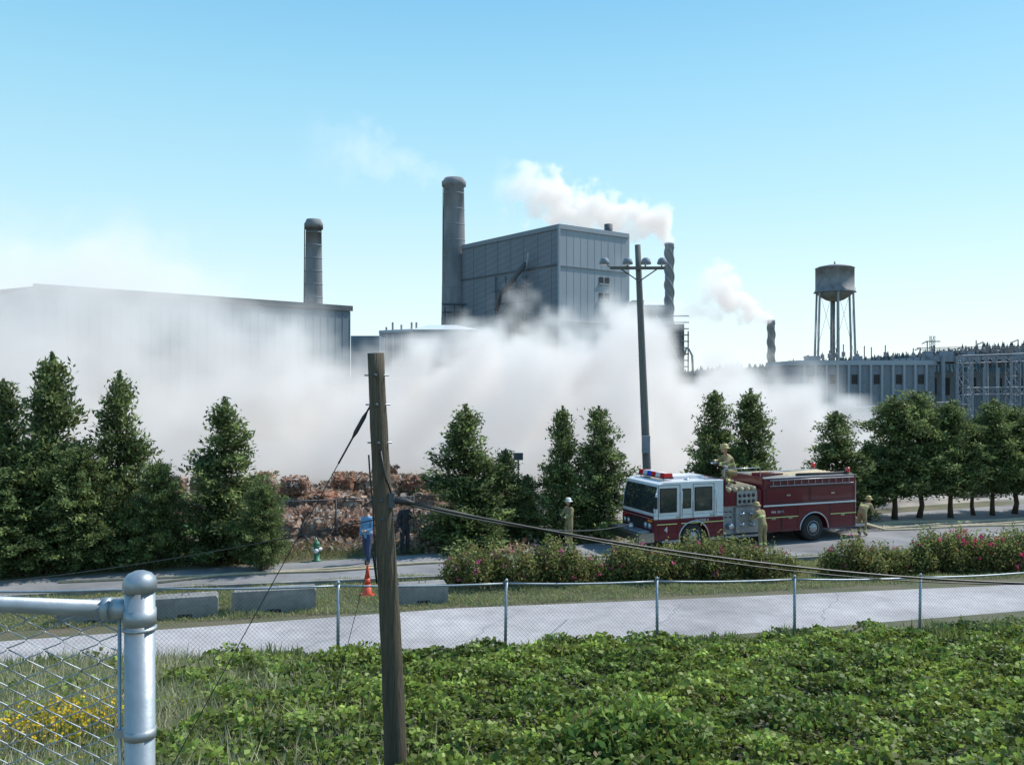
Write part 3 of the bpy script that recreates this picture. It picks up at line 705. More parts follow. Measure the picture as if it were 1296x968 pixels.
b.tube([(8,31.9,.05),(4,31.5,.05),(0,30.7,.05),(-3,30.2,.05),(-8,28.6,.05),(-14,27.3,.05)],.045,'hose',8)
b.tube([(-4,29.6,.05),(-6,28.9,.05),(-9,28.5,.05),(-11,27.2,.05)],.04,'hose',8)
b.obj('fire_hose')
def car(px,d,rz,paint):
    e=empty('parked_car',(X(px,d),d,0),rz); b=MB()
    b.prism([(0,.3),(0,.75),(.15,.85),(.95,.95),(1.6,1.4),(3.0,1.42),(3.7,1.0),(4.3,.92),(4.4,.7),(4.4,.3)],0,1.75,paint); b.obj('car_body',e,.04); b=MB()
    b.prism([(1.12,.98),(1.68,1.34),(2.2,1.36),(2.2,.98)],-.01,1.76,'glass'); b.prism([(2.28,.98),(2.28,1.36),(2.95,1.36),(3.5,1.0)],-.01,1.76,'glass')
    for xx in (.85,3.5):
        for yy in (-.02,1.57): b.lathe((xx,yy,.32),[(.2,0),(.31,.01),(.32,.04),(.32,.18),(.31,.2),(.2,.2)],'tyre',20,axis='y'); b.lathe((xx,yy-.01 if yy<1 else yy+.2,.32),[(.19,0),(.15,.02)],'alu',14,axis='y')
    b.obj('windows_and_wheels',e)
car(1232,47.5,.33,'white'); car(1120,52,.33,'steelgrey'); car(1330,50,.33,'alu')

# ---------------------------------------------------------------- fire engine
T=empty('fire_engine',(5.15,32.0,0.0),math.radians(21)); L_=9.17; Wd=2.45
def wheelwell(prof_x0,prof_x1,z0,z1,cx,r,seg=10):
    pts_=[(prof_x0,z1),(prof_x0,z0),(cx-r,z0)]
    for i in range(seg+1):
        a=math.pi-math.pi*i/seg; pts_.append((cx+r*math.cos(a),z0+ r*math.sin(a)*.98))
    pts_+=[(cx+r,z0),(prof_x1,z0),(prof_x1,z1)]
    return pts_
b=MB()
b.prism(wheelwell(0,2.95,.48,1.22,1.66,.62),0,Wd,'red')
b.prism([(-.0,1.222),(2.95,1.222),(2.95,1.36),(-.0,1.36)],-.004,Wd+.004,'white')
b.prism([(0,1.362),(2.95,1.362),(2.95,2.58),(.42,2.58),(.2,2.5),(.05,1.9)],0,Wd,'white')
b.obj('cab',T,.03)
b=MB()
def scr(y0,y1,z0,z1,m,out=.012):
    fx=lambda z: (.05*(z-1.362)/(1.9-1.362) if z<1.9 else .05+.15*(z-1.9)/.6)
    zz=[z0,(1.9 if z0<1.9<z1 else (z0+z1)/2),z1]; vs=[]
    for z in zz: vs+=[(fx(z)-out,y0,z),(fx(z)-out,y1,z)]
    for z in zz: vs+=[(fx(z)+.02,y0,z),(fx(z)+.02,y1,z)]
    b.add(vs,[(0,1,3,2),(2,3,5,4),(0,2,8,6),(2,4,10,8),(1,3,9,7),(3,5,11,9),(0,1,7,6),(4,5,11,10)],m)
scr(.10,1.19,1.52,2.40,'glass'); scr(1.26,2.35,1.52,2.40,'glass')
scr(.06,2.39,1.46,1.515,'black',.014); scr(1.195,1.255,1.52,2.4,'black',.014)
def sidewin(x0,x1,z0,z1):
    b.box((x0-.035,-.012,z0-.035),(x1+.035,.0-.003,z1+.035),'black'); b.prism([(x0,z0),(x1,z0),(x1,z1),(x0,z1)],-.02,-.0125,'glass')
sidewin(.25,.9,1.5,2.32); sidewin(1.72,2.42,1.5,2.32); sidewin(1.2,1.5,1.62,2.28)
b.obj('windows',T)
b=MB()
for x in (.16,1.06,1.62,2.52): b.box((x,-.008,.6 if x<1.0 or x>2.4 else 1.2),(x+.018,-.002,2.46),'black')
b.box((.16,-.0085,2.45),(1.07,-.0025,2.465),'black'); b.box((1.62,-.0085,2.45),(2.53,-.0025,2.465),'black')
for x in (1.13,2.58,1.57): b.tube([(x,-.02,1.3),(x,-.07,1.34),(x,-.07,2.2),(x,-.02,2.24)],.016,'chrome',8)
for x in (.9,2.35): b.box((x,-.035,1.27),(x+.14,-.01,1.31),'chrome')
b.box((.95,-.012,.62),(1.12,-.002,1.14),'red')
b.box((.1,-.010,1.03),(2.95,-.0045,1.06),'reflect')
b.prism([(-.62,.42),(-.62,.70),(-.5,.76),(0,.76),(0,.42)],.02,Wd-.02,'chrome')
b.box((-.55,.25,.762),(-.05,Wd-.25,.80),'alu')
b.box((-.025,.75,.85),(-.003,Wd-.75,1.18),'black')
for i in range(6): b.box((-.04,.78,.87+i*.052),(-.026,Wd-.78,.885+i*.052),'chrome')
for y in (.16,.46,Wd-.70,Wd-.40):
    b.box((-.035,y,.86),(-.003,y+.26,1.10),'chrome'); b.lathe((-.05,y+.13,.98),[(.09,0),(.085,.012)],'white',14,axis='x')
for y in (.14,Wd-.4): b.box((-.04,y,1.12),(-.003,y+.28,1.2),'amber' if y<1 else 'redlens')
b.lathe((-.35,1.1,.9),[(.12,-.1),(.13,.0),(.06,.1)],'chrome',14)
b.box((-.012,.05,1.25),(-.0045,Wd-.05,1.34),'red')
for y,s in ((-.3,-1),(Wd+.3,1)):
    b.tube([(.1,0 if s<0 else Wd,2.2),(-.12,y,2.2),(-.12,y,1.6),(.05,0 if s<0 else Wd,1.5)],.014,'chrome',6); b.box((-.16,y-.1,1.68),(-.1,y+.1,2.1),'black')
b.bar((-.01,.5,1.5),(.05,.9,2.1),.01,'black'); b.bar((-.01,1.6,1.5),(.05,2.0,2.1),.01,'black')
b.box((.3,-.03,.38),(1.0,.35,.46),'alu'); b.box((2.3,-.03,.38),(2.93,.35,.46),'alu')
b.obj('cab_fittings',T)
b=MB(); b.box((.55,.25,2.66),(.95,Wd-.25,2.7),'black')
segs=['redlens','white','redlens','bluelens','white','redlens']
for i,m in enumerate(segs): y=.27+i*.318; b.prism([(.56,2.702),(.94,2.702),(.9,2.86),(.6,2.86)],y,y+.312,m)
b.bar((.6,.4,2.58),(.6,.4,2.66),.03,'chrome'); b.bar((.6,2.05,2.58),(.6,2.05,2.66),.03,'chrome')
b.lathe((1.6,.4,2.58),[(.10,0),(.1,.03),(.07,.05)],'chrome',12); b.box((1.2,.8,2.585),(2.6,1.7,2.68),'white')
b.lathe((8.95,.2,2.62),[(.09,0),(.09,.14),(.05,.2)],'redlens',12); b.lathe((8.95,Wd-.2,2.62),[(.09,0),(.09,.14),(.05,.2)],'redlens',12)
b.obj('lightbar_and_beacons',T)
b=MB()
b.box((2.99,.12,.5),(4.72,Wd-.12,2.1),'alu'); b.box((3.5,-.0,.55),(4.5,.118,1.5),'alu'); b.box((3.02,.04,1.56),(4.68,.118,2.15),'red'); b.box((3.55,.0,1.58),(4.45,.038,2.12),'alu')
b.box((2.99,-.03,.38),(4.72,.3,.46),'alu')
for i in range(4):
    for j in range(2): b.lathe((3.68+.2*i,-.02,1.72+.22*j),[(.055,0),(.055,.03)],'conc',12,axis='y'); b.lathe((3.68+.2*i,-.025,1.72+.22*j),[(.06,0.002),(.075,.02),(.075,.044)],'black',12,axis='y')
for (x,z) in ((3.75,.85),(4.2,.85),(3.75,1.25),(4.2,1.25)):
    b.lathe((x,-.14,z),[(.05,0),(.07,.02),(.07,.13),(.09,.14)],'chrome',12,axis='y')
b.lathe((3.25,-.1,.8),[(.11,0),(.12,.03),(.12,.2)],'chrome',14,axis='y')
for x in (3.1,3.3): 
    for z in (1.15,1.35): b.bar((x,.0,z),(x,.15,z),.02,'black',6)
for i in range(5): b.tube([(3.2+.28*i,.0,2.18),(3.2+.28*i,1.2,2.24),(3.2+.28*i,Wd,2.18)],.10,'hose',8)
b.box((3.0,.0,2.12),(3.05,Wd,2.6),'red'); b.box((4.66,.0,2.12),(4.71,Wd,2.6),'red')
b.tube([(3.05,.1,2.6),(3.05,.1,2.95),(4.66,.1,2.95),(4.66,.1,2.6)],.02,'chrome',8)
b.tube([(4.0,1.2,2.3),(4.0,1.2,2.85),(3.7,1.2,3.0),(3.2,1.2,3.1)],[.09,.07,.06,.04],'chrome',10)
b.obj('pump_panel',T)
b=MB()
b.prism(wheelwell(4.74,L_,.48,1.5,7.11,.66),0,Wd,'red')
b.box((4.74,.02,1.502),(L_,Wd-.02,2.2),'red'); b.box((4.74,-.0,2.202),(L_,.35,2.52),'red'); b.box((4.74,Wd-.35,2.202),(L_,Wd,2.52),'red'); b.box((L_-.08,.352,2.202),(L_,Wd-.352,2.5),'red')
b.obj('rear_body',T,.02)
b=MB()
b.box((4.74,-.02,2.523),(L_,.36,2.545),'alu'); b.box((4.74,Wd-.36,2.523),(L_,Wd+.02,2.545),'alu')
b.box((4.74,-.014,1.46),(L_,-.004,1.52),'white'); b.box((4.74,-.012,1.02),(6.35,-.004,1.05),'reflect'); b.box((7.9,-.012,1.02),(L_,-.004,1.05),'reflect')
for (x0,x1,z0,z1) in ((4.82,5.55,.55,1.42),(5.6,6.33,.55,1.42),(7.9,9.08,.55,1.42),(4.9,6.9,1.6,2.12),(6.98,9.05,1.6,2.12)):
    yb=.0 if z1<1.5 else .02
    b.box((x0,yb-.012,z0),(x1,yb-.004,z0+.02),'black'); b.box((x0,yb-.012,z1),(x1,yb-.004,z1+.02),'black'); b.box((x0-.012,yb-.011,z0),(x0+.008,yb-.004,z1+.02),'black'); b.box((x1-.008,yb-.011,z0),(x1+.012,yb-.004,z1+.02),'black')
    b.box(((x0+x1)/2-.09,yb-.035,(z0+z1)/2-.03),((x0+x1)/2+.09,yb-.012,(z0+z1)/2+.03),'chrome')
for z in (2.24,2.46): b.tube([(5.0,-.06,z),(9.0,-.06,z)],.022,'alu',8)
for x in np.arange(5.15,9,.33): b.bar((x,-.06,2.24),(x,-.06,2.46),.013,'alu',6)
for i in range(7): b.tube([(4.9+.2*(i%2),.45+.24*i,2.42),(6,.47+.24*i,2.5),(7.2,.43+.24*i,2.43),(L_-.3,.45+.24*i,2.47)],.11,'hose',8)
b.box((5.0,.45,2.5),(6.0,1.1,2.66),'red'); b.tube([(6.5,.3,2.6),(9.1,.3,2.6)],.05,'black',8)
b.box((L_+.005,.05,.45),(L_+.5,Wd-.05,.53),'alu')
for y in (.12,Wd-.12): b.tube([(L_,y,.9),(L_+.09,y,.95),(L_+.09,y,2.3),(L_,y,2.35)],.018,'chrome',8)
b.box((L_+.003,.1,.95),(L_+.03,.35,1.2),'redlens'); b.box((L_+.003,Wd-.35,.95),(L_+.03,Wd-.1,1.2),'redlens')
b.box((L_+.002,.5,.6),(L_+.02,Wd-.5,1.9),'alu')
for cx,r in ((1.66,.64),(7.11,.68)):
    b.tube([(cx+r*math.cos(a),-.012,.48+r*math.sin(a)*.98) for a in np.linspace(0,math.pi,17)],.03,'chrome',8)
b.obj('body_fittings',T)
b=MB(); b.box((.3,.5,.42),(8.9,Wd-.5,.75),'black'); b.box((1.0,.35,.5),(2.35,Wd-.35,1.1),'black'); b.box((6.4,.35,.5),(7.8,Wd-.35,1.15),'black'); b.obj('chassis',T)
def wheel(x,y,out):
    b=MB(); w_=.3; s=out
    prof=[(.2,0),(.40,0),(.49,.02),(.52,.07),(.52,w_-.07),(.49,w_-.02),(.40,w_),(.2,w_)]
    b.lathe((0,0,0),prof,'tyre',28,axis='y')
    b.lathe((0,0 if s<0 else w_,0),[(.28,-.012),(.29,.0),(.26,.02),(.2,.04)] if s>0 else [(.29,.012),(.28,-.012),(.22,.03),(.15,-.04),(.12,-.06),(.02,-.07)],'alu',24,axis='y')
    for k in range(8):
        a=k*math.pi/4; yy=-.02 if s<0 else w_+.02; b.lathe((.2*math.cos(a),yy,.2*math.sin(a)),[(.025,-.02),(.025,.02)],'steeldark',6,axis='y')
    o=b.obj('wheel',T); o.location=(x,y,.52)
for x in (1.66,7.11): wheel(x,.04,-1); wheel(x,Wd-.34,1)
wheel(7.11,.38,-1)
def text(s,loc,size,m,parent,rot):
    c=bpy.data.curves.new('lettering','FONT'); c.body=s; c.size=size; c.extrude=.002; c.materials.append(M[m]); o=bpy.data.objects.new('lettering',c); S.collection.objects.link(o); o.parent=parent; o.location=loc; o.rotation_euler=rot
text('ENGINE 4',(1.72,-.012,1.08),.13,'white',T,(math.pi/2,0,0)); text('4',(.4,-.012,.75),.3,'white',T,(math.pi/2,0,0)); text('FIRE  DEPT.',(5.1,-.003,1.2),.12,'white',T,(math.pi/2,0,0))

# ---------------------------------------------------------------- people
def person(name,loc,rz,pose,coat,pants,boots,hat,scale=1.,parent=None,tape=False,sleeve=None):
    J=dict(pelvis=(0,0,.94),spine=(0,0,1.12),chest=(0,.01,1.34),neck=(0,0,1.50),head=(0,.02,1.60),
      shL=(-.18,0,1.43),elL=(-.25,-.03,1.14),wrL=(-.24,.07,.90),shR=(.18,0,1.43),elR=(.25,-.03,1.14),wrR=(.24,.07,.90),
      hipL=(-.10,0,.90),knL=(-.11,.03,.50),anL=(-.12,-.01,.10),toL=(-.14,.16,.05),hipR=(.10,0,.90),knR=(.11,.03,.50),anR=(.12,-.01,.10),toR=(.14,.16,.05))
    J.update(pose)
    rad=dict(pelvis=.15,spine=.14,chest=.165,neck=.06,head=.055,shL=.085,shR=.085,elL=.06,elR=.06,wrL=.042,wrR=.042,hipL=.11,hipR=.11,knL=.078,knR=.078,anL=.058,anR=.058,toL=.045,toR=.045)
    bones=[('pelvis','spine',coat),('spine','chest',coat),('chest','neck',coat),('neck','head','skin'),('chest','shL',coat),('chest','shR',coat),
      ('shL','elL',sleeve or coat),('elL','wrL',sleeve or coat),('shR','elR',sleeve or coat),('elR','wrR',sleeve or coat),('pelvis','hipL',pants),('pelvis','hipR',pants),('hipL','knL',pants),('knL','anL',pants),('hipR','knR',pants),('knR','anR',pants),('anL','toL',boots),('anR','toR',boots)]
    e=empty(name,loc,rz,scale)
    if parent: e.parent=parent
    names=list(J); me=bpy.data.meshes.new('body'); me.from_pydata([J[k] for k in names],[(names.index(a),names.index(c)) for a,c,_ in bones],[])
    o=bpy.data.objects.new('body',me); S.collection.objects.link(o)
    o.modifiers.new('s','SKIN')
    if not me.skin_vertices:
        import bmesh
        bm=bmesh.new(); bm.from_mesh(me); bm.verts.layers.skin.verify(); bm.to_mesh(me); bm.free()
    sk=me.skin_vertices[0].data
    for i,k in enumerate(names):
        r=rad[k]; sk[i].radius=(r,r*(.78 if k in('pelvis','spine','chest') else 1)); sk[i].use_root=(k=='pelvis')
    sb=o.modifiers.new('sub','SUBSURF'); sb.levels=2; sb.render_levels=2
    dg=bpy.context.evaluated_depsgraph_get(); dg.update(); nm=bpy.data.meshes.new_from_object(o.evaluated_get(dg))
    bpy.data.objects.remove(o)
    ml=[]; 
    for _,_,m in bones:
        if m not in ml: ml.append(m)
    if tape: ml.append('reflect')
    nm.materials.clear()
    for m in ml: nm.materials.append(M[m])
    JV={k:Vector(v) for k,v in J.items()}
    for p in nm.polygons:
        c=p.center; best=9;bi=0;bt=0;bn=None
        for a,q,m in bones:
            A=JV[a];B=JV[q];t=max(0,min(1,(c-A).dot(B-A)/max(1e-6,(B-A).length_squared))); d_=(A+(B-A)*t-c).length/ (rad[a]+(rad[q]-rad[a])*t)
            if d_<best: best=d_;bi=ml.index(m);bt=t;bn=(a,q)
        if tape and ((bn[0] in('elL','elR') and .6<bt<.85) or (bn[0] in('knL','knR') and .6<bt<.8) or (bn==('spine','chest') and .3<bt<.6)): bi=ml.index('reflect')
        p.material_index=bi; p.use_smooth=True
    link('body',nm,e)
    b=MB(); hd=JV['head']; nk=JV['neck']; up=(hd-nk).normalized(); c=hd+up*.085
    vs=[];fs=[];nu,nv=16,12
    for i in range(nv+1):
        th=math.pi*i/nv
        for j in range(nu):
            ph=2*math.pi*j/nu; x=.075*math.sin(th)*math.cos(ph); y=.095*math.sin(th)*math.sin(ph); z=.12*math.cos(th)
            if z<0: x*=1+z*2.2; y*=1+z*.8
            if y>.07 and abs(x)<.02 and -.045<z<.02: y+=.022
            vs.append((c.x+x,c.y+y,c.z+z))
    for i in range(nv):
        for j in range(nu): fs.append((i*nu+j,i*nu+(j+1)%nu,(i+1)*nu+(j+1)%nu,(i+1)*nu+j))
    b.add(vs,fs,'skin',True)
    for s in(-1,1): b.lathe((c.x+s*.03,c.y+.083,c.z+.008),[(.012,0),(.010,.006),(.002,.009)],'black',8,axis='y'); b.lathe((c.x+s*.076,c.y-.005,c.z-.01),[(.028,-.006),(.024,.008)],'skin',8,axis='x')
    b.box((c.x-.025,c.y+.083,c.z-.062),(c.x+.025,c.y+.09,c.z-.053),'redlens')
    if hat=='hair': b.lathe((c.x,c.y-.012,c.z+.01),[(.088,-.02),(.092,.03),(.085,.075),(.05,.112),(.002,.122)],'hair',16)
    else:
        b.lathe((c.x,c.y-.01,c.z+.035),[(.165,-.008),(.168,.004),(.115,.02),(.115,.06),(.095,.11),(.05,.135),(.002,.14)],hat,18)
        b.box((c.x-.03,c.y+.095,c.z+.05),(c.x+.03,c.y+.12,c.z+.14),'helmety')
    b.obj('head',e)
    b=MB()
    for sd,(el,wr) in ((-1,('elL','wrL')),(1,('elR','wrR'))):
        d_=(JV[wr]-JV[el]).normalized(); sx=Vector((0,1,0)); sx=(sx-d_*sx.dot(d_)); sx=sx.normalized() if sx.length>.1 else Vector((1,0,0)); nr_=d_.cross(sx)
        p=JV[wr]
        mm='skin' if not tape else 'dark'
        b.tube([p-d_*.02,p+d_*.03,p+d_*.09],[.032,.036,.034],mm,8)
        for k,ln in enumerate((.07,.08,.075,.06)):
            o_=sx*(.027-.018*k); a=p+d_*.085+o_; q1=a+d_*ln*.55-nr_*sd*.008; b.tube([a,q1,q1+d_*ln*.3-nr_*sd*.03],[.0095,.009,.007],mm,6)
        a=p+d_*.03+sx*.03; b.tube([a,a+d_*.03+sx*.03,a+d_*.065+sx*.035],[.012,.011,.008],mm,6)
    b.obj('hands',e)
    return e
walk=dict(knL=(-.11,.10,.52),anL=(-.12,.08,.10),toL=(-.13,.26,.05),knR=(.11,-.02,.5),anR=(.12,-.18,.11),toR=(.13,-.02,.05),elL=(-.24,.02,1.16),wrL=(-.12,.22,1.10))
person('bystander',(X(465,30.2),30.2,0),2.6,walk,'blueshirt','jeans','boot','hair',1.08)
person('bystander',(X(512,32.0),32.0,0),-2.4,dict(elL=(-.27,.05,1.2),wrL=(-.14,.25,1.3)),'dark','dark','boot','hair',1.07)
person('firefighter',(X(720,33.2),33.2,0),2.2,dict(elL=(-.24,.12,1.2),wrL=(-.08,.32,1.15),elR=(.26,.1,1.2),wrR=(.12,.34,1.2)),'tan','tan','boot','helmetw',1.02,None,True)
crouch=dict(pelvis=(0,-.15,.38),spine=(0,-.10,.56),chest=(0,.0,.76),neck=(0,.06,.92),head=(0,.10,1.01),shL=(-.18,.03,.86),shR=(.18,.03,.86),elL=(-.3,.2,.68),wrL=(-.2,.42,.66),elR=(.3,.2,.7),wrR=(.18,.42,.72),
  hipL=(-.11,-.14,.36),hipR=(.11,-.14,.36),knL=(-.2,.28,.46),knR=(.18,.2,.12),anL=(-.18,.12,.08),anR=(.16,-.2,.08),toL=(-.19,.28,.05),toR=(.16,-.32,.02))
person('firefighter',(3.55,.55,2.30),math.radians(80),crouch,'tan','tan','boot','helmety',1.25,T,True)
work=dict(spine=(0,.05,1.1),chest=(0,.14,1.29),neck=(0,.22,1.41),head=(0,.27,1.49),shL=(-.18,.17,1.36),shR=(.18,.17,1.36),elL=(-.26,.28,1.12),wrL=(-.14,.48,1.02),elR=(.26,.28,1.14),wrR=(.14,.5,1.12))
person('firefighter',(4.25,-.62,0),math.radians(10),work,'tan','tan','boot','helmety',1.0,T,True)
bend=dict(spine=(0,.12,1.06),chest=(0,.3,1.17),neck=(0,.43,1.25),head=(0,.49,1.31),shL=(-.18,.34,1.2),shR=(.18,.34,1.2),elL=(-.25,.4,.93),wrL=(-.12,.55,.78),elR=(.25,.42,.92),wrR=(.12,.6,.8))
person('firefighter',(9.75,.3,0),math.radians(-70),bend,'tan','tan','boot','helmety',1.03,T,True)

# ---------------------------------------------------------------- smoke (real volume grids)
def mth(nt,op,a,b=None,c=None,clamp=False):
    n=N(nt,'ShaderNodeMath',operation=op); n.use_clamp=clamp
    for i,v in enumerate((a,b,c)):
        if v is None: continue
        if hasattr(v,'is_linked'): nt.links.new(v,n.inputs[i])
        else: n.inputs[i].default_value=v
    return n.outputs[0]
def sstep(nt,v,lo,hi):
    n=N(nt,'ShaderNodeMapRange',interpolation_type='SMOOTHSTEP'); nt.links.new(v,n.inputs[0]); n.inputs[1].default_value=lo; n.inputs[2].default_value=hi; return n.outputs[0]
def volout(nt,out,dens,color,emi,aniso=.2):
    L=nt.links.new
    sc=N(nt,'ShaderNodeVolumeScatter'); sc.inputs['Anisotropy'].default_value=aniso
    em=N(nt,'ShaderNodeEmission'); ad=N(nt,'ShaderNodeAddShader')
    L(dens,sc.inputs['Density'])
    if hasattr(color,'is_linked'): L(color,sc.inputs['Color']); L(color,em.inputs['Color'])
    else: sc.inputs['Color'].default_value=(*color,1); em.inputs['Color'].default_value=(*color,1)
    L(mth(nt,'MULTIPLY',dens,emi),em.inputs['Strength'])  # glow scaled by density stands in for multiply scattered light
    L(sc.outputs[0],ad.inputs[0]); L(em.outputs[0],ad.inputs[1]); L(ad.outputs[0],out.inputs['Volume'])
def volgrid(name,mat,mn,mx,res,build):
    ng=bpy.data.node_groups.new(name+'_density','GeometryNodeTree'); ng.interface.new_socket('Geometry',in_out='OUTPUT',socket_type='NodeSocketGeometry')
    pos=N(ng,'GeometryNodeInputPosition').outputs[0]
    dens=build(ng,pos)
    vc=N(ng,'GeometryNodeVolumeCube'); ng.links.new(dens,vc.inputs['Density'])
    vc.inputs['Min'].default_value=mn; vc.inputs['Max'].default_value=mx
    for k,r_ in zip(('Resolution X','Resolution Y','Resolution Z'),res): vc.inputs[k].default_value=r_
    sm=N(ng,'GeometryNodeSetMaterial'); sm.inputs['Material'].default_value=mat; ng.links.new(vc.outputs[0],sm.inputs[0])
    go=N(ng,'NodeGroupOutput'); ng.links.new(sm.outputs[0],go.inputs[0])
    b=MB(); b.box(mn,mx,mat); o=b.obj(name); md=o.modifiers.new('smoke','NODES'); md.node_group=ng
    return o
m,nt,out=newmat('drifting_smoke'); L=nt.links.new
dn=N(nt,'ShaderNodeVolumeInfo').outputs['Density']; tc=N(nt,'ShaderNodeTexCoord'); sp=N(nt,'ShaderNodeSeparateXYZ'); L(tc.outputs['Object'],sp.inputs[0])
cn=N(nt,'ShaderNodeTexNoise'); cn.inputs['Scale'].default_value=.17; cn.inputs['Detail'].default_value=3; cn.inputs['Distortion'].default_value=.6; L(tc.outputs['Object'],cn.inputs['Vector'])
cc_=mth(nt,'SUBTRACT',cn.outputs[0],.5)
zz=mth(nt,'MULTIPLY_ADD',cc_,16.,sp.outputs[2])
tanf=mth(nt,'MULTIPLY',sstep(nt,zz,10.,1.0),sstep(nt,mth(nt,'ABSOLUTE',mth(nt,'ADD',sp.outputs[0],7.)),28.,10.))
mix=N(nt,'ShaderNodeMix',data_type='RGBA'); L(tanf,mix.inputs[0]); mix.inputs[6].default_value=(.93,.945,.93,1); mix.inputs[7].default_value=(.84,.69,.54,1)
# greyer patches by noise: billow shading put into the smoke colour
billow_shade=sstep(nt,cc_,.02,.16); mix2=N(nt,'ShaderNodeMix',data_type='RGBA'); L(mth(nt,'MULTIPLY',billow_shade,.65),mix2.inputs[0]); L(mix.outputs[2],mix2.inputs[6]); mix2.inputs[7].default_value=(.70,.68,.63,1)
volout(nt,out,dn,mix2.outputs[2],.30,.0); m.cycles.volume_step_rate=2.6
def main_smoke(nt,pos):
    L=nt.links.new
    wn=N(nt,'ShaderNodeTexNoise'); wn.inputs['Scale'].default_value=.16; wn.inputs['Detail'].default_value=2; L(pos,wn.inputs['Vector'])
    vm=N(nt,'ShaderNodeVectorMath',operation='MULTIPLY_ADD'); L(wn.outputs[1],vm.inputs[0]); vm.inputs[1].default_value=(8,8,8); L(pos,vm.inputs[2])
    n1=N(nt,'ShaderNodeTexNoise'); n1.inputs['Scale'].default_value=.25; n1.inputs['Detail'].default_value=5; n1.inputs['Roughness'].default_value=.58; L(vm.outputs[0],n1.inputs['Vector'])
    n2=N(nt,'ShaderNodeTexNoise'); n2.inputs['Scale'].default_value=.10; n2.inputs['Detail'].default_value=3; L(vm.outputs[0],n2.inputs['Vector'])
    sp=N(nt,'ShaderNodeSeparateXYZ'); L(pos,sp.inputs[0])
    xn=mth(nt,'DIVIDE',mth(nt,'ADD',sp.outputs[0],60),90.)
    def fcurve(pts_):
        c=N(nt,'ShaderNodeFloatCurve'); L(xn,c.inputs['Value']); cu=c.mapping.curves[0]
        while len(cu.points)<len(pts_): cu.points.new(.5,.5)
        for p,(a,bb) in zip(cu.points,pts_): p.location=((a+60)/90,bb); p.handle_type='AUTO'
        c.mapping.update(); return c.outputs[0]
    top=fcurve([(-60,.55),(-34,.66),(-24,.74),(-17,.58),(-12,.46),(-8.5,.34),(-5,.36),(0,.46),(3,.42),(6.5,.46),(10,.36),(12,.22),(14,.31),(17.5,.22),(20,.13),(24,.04),(30,0)])
    dc=fcurve([(-60,.35),(-34,.40),(-22,.43),(-14,.5),(-9,.75),(-5,.95),(0,1),(12,1),(20,.8),(30,.4)])
    thin=fcurve([(-60,.30),(-34,.36),(-24,.36),(-17,.25),(-12,.18),(-9,.5),(-5,1),(0,1),(12,1),(20,1),(30,1)])
    nz=mth(nt,'SUBTRACT',n1.outputs[0],.5)
    hgt=mth(nt,'SUBTRACT',mth(nt,'MULTIPLY_ADD',nz,17.,mth(nt,'MULTIPLY',top,20.)),sp.outputs[2])
    a1=sstep(nt,hgt,-.5,2.2)
    a2=sstep(nt,mth(nt,'MULTIPLY_ADD',nz,22.,sp.outputs[1]),46.,48.8)
    a3=sstep(nt,mth(nt,'MULTIPLY_ADD',nz,-10.,sp.outputs[1]),66.,60.)
    low=sstep(nt,mth(nt,'MULTIPLY_ADD',mth(nt,'SUBTRACT',n2.outputs[0],.5),20.,sp.outputs[2]),10.5,2.)
    lowm=mth(nt,'ADD',thin,mth(nt,'MULTIPLY',low,mth(nt,'SUBTRACT',1.,thin)))
    var=mth(nt,'MAXIMUM',mth(nt,'MULTIPLY_ADD',mth(nt,'SUBTRACT',n1.outputs[0],.5),5.,1.1),.10)
    return mth(nt,'MULTIPLY',mth(nt,'MULTIPLY',mth(nt,'MULTIPLY',a1,a2),mth(nt,'MULTIPLY',dc,a3)),mth(nt,'MULTIPLY',mth(nt,'MULTIPLY',lowm,var),.50))
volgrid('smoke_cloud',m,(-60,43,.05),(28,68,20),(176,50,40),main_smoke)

def plume(name,p0,p1,r0,r1,density,ns,col=(.94,.92,.91),emi=.38,lump=1.1,seed=0,bend=0.):
    p0=Vector(p0);p1=Vector(p1);Ln=(p1-p0).length
    m,nt,out=newmat(name+'_volume')
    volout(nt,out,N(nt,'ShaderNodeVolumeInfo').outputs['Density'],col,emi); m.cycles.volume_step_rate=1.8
    def build(nt,pos):
        L=nt.links.new
        sp=N(nt,'ShaderNodeSeparateXYZ'); L(pos,sp.inputs[0])
        n1=N(nt,'ShaderNodeTexNoise'); n1.noise_dimensions='4D'; n1.inputs['W'].default_value=seed; n1.inputs['Scale'].default_value=ns; n1.inputs['Detail'].default_value=4; n1.inputs['Roughness'].default_value=.6; L(pos,n1.inputs['Vector'])
        t=mth(nt,'DIVIDE',sp.outputs[0],Ln)
        rr=mth(nt,'SQRT',mth(nt,'ADD',mth(nt,'POWER',mth(nt,'ABSOLUTE',sp.outputs[1]),2.),mth(nt,'POWER',mth(nt,'ABSOLUTE',mth(nt,'ADD',sp.outputs[2],mth(nt,'MULTIPLY',mth(nt,'SINE',mth(nt,'MULTIPLY',t,5.)),bend))),2.)))
        rn=mth(nt,'DIVIDE',rr,mth(nt,'MULTIPLY_ADD',mth(nt,'SQRT',mth(nt,'MAXIMUM',t,.0)),(r1-r0),r0))
        f_=mth(nt,'MULTIPLY_ADD',mth(nt,'SUBTRACT',n1.outputs[0],.5),lump*2.6,rn)
        return mth(nt,'MULTIPLY',mth(nt,'MULTIPLY',sstep(nt,f_,.95,.45),sstep(nt,t,1.,.5)),density)
    R_=r1*1.4; k=max(.5,Ln/110)
    o=volgrid(name,m,(0,-R_,-R_),(Ln,R_,R_),(max(8,int(Ln/k)),max(8,int(2*R_/k)),max(8,int(2*R_/k))),build); o.location=p0; o.rotation_mode='QUATERNION'; o.rotation_quaternion=(p1-p0).to_track_quat('X','Z'); return o
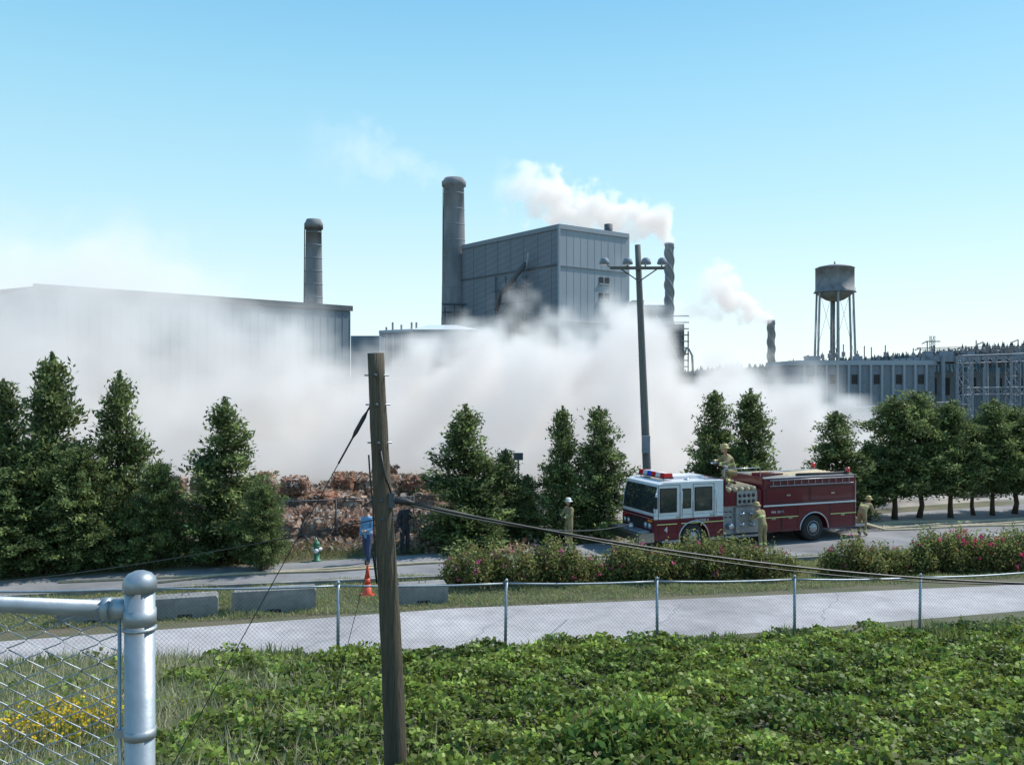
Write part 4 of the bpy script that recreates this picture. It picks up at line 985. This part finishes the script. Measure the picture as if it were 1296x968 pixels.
plume('steam_plume',W(849,308,290),W(826,258,288),1.6,5.5,.5,.16,seed=1)
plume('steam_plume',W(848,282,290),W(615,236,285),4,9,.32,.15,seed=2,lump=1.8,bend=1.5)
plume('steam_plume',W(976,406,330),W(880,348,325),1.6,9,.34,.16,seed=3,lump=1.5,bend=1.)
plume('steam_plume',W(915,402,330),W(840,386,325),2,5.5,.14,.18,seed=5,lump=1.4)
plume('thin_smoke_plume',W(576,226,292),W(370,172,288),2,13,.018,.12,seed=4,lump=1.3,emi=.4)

# ---------------------------------------------------------------- sky, sun, camera
wd=bpy.data.worlds.new('World'); S.world=wd; wd.use_nodes=True; nt=wd.node_tree
bg=nt.nodes['Background']; sk=nt.nodes.new('ShaderNodeTexSky'); sk.sky_type='NISHITA'; sk.sun_disc=False
el=math.radians(50); sdir=Vector((.90,.42,0)).normalized()
sk.sun_elevation=el; sk.sun_rotation=math.atan2(sdir.x,sdir.y); sk.air_density=1.0; sk.dust_density=.3; sk.ozone_density=1.5
tc=N(nt,'ShaderNodeTexCoord'); sp=N(nt,'ShaderNodeSeparateXYZ'); nt.links.new(tc.outputs['Generated'],sp.inputs[0])
rp=N(nt,'ShaderNodeValToRGB'); cr=rp.color_ramp; nt.links.new(sp.outputs[2],rp.inputs[0])
stops=[(0,(.84,.95,.97)),(.10,(.69,.90,.95)),(.20,(.49,.81,.92)),(.32,(.32,.68,.88)),(.42,(.20,.54,.83)),(1,(.09,.28,.60))]
while len(cr.elements)<len(stops): cr.elements.new(.5)
for el_,(p_,c_) in zip(cr.elements,stops): el_.position=p_; el_.color=(*c_,1)
v1=N(nt,'ShaderNodeVectorMath',operation='SCALE'); nt.links.new(rp.outputs[0],v1.inputs[0]); v1.inputs['Scale'].default_value=.92/.15
v2=N(nt,'ShaderNodeVectorMath',operation='SCALE'); nt.links.new(sk.outputs[0],v2.inputs[0]); v2.inputs['Scale'].default_value=.2
v3=N(nt,'ShaderNodeVectorMath',operation='ADD'); nt.links.new(v1.outputs[0],v3.inputs[0]); nt.links.new(v2.outputs[0],v3.inputs[1])
nt.links.new(v3.outputs[0],bg.inputs[0]); bg.inputs[1].default_value=.15
sun=bpy.data.lights.new('sun','SUN'); sun.energy=5; sun.angle=math.radians(.5); sun.color=(1,.95,.87)
so=bpy.data.objects.new('sun',sun); S.collection.objects.link(so)
v=Vector((sdir.x*math.cos(el),sdir.y*math.cos(el),math.sin(el))); so.rotation_euler=v.to_track_quat('Z','Y').to_euler()
cam=bpy.data.cameras.new('camera'); cam.sensor_width=36; cam.lens=36*F/1296; cam.clip_end=9000; cam.clip_start=.05
co=bpy.data.objects.new('camera',cam); S.collection.objects.link(co); co.location=(0,0,H); co.rotation_euler=(math.pi/2,0,0)
S.camera=co
S.view_settings.view_transform='Standard'; S.view_settings.look='None'; S.view_settings.exposure=0
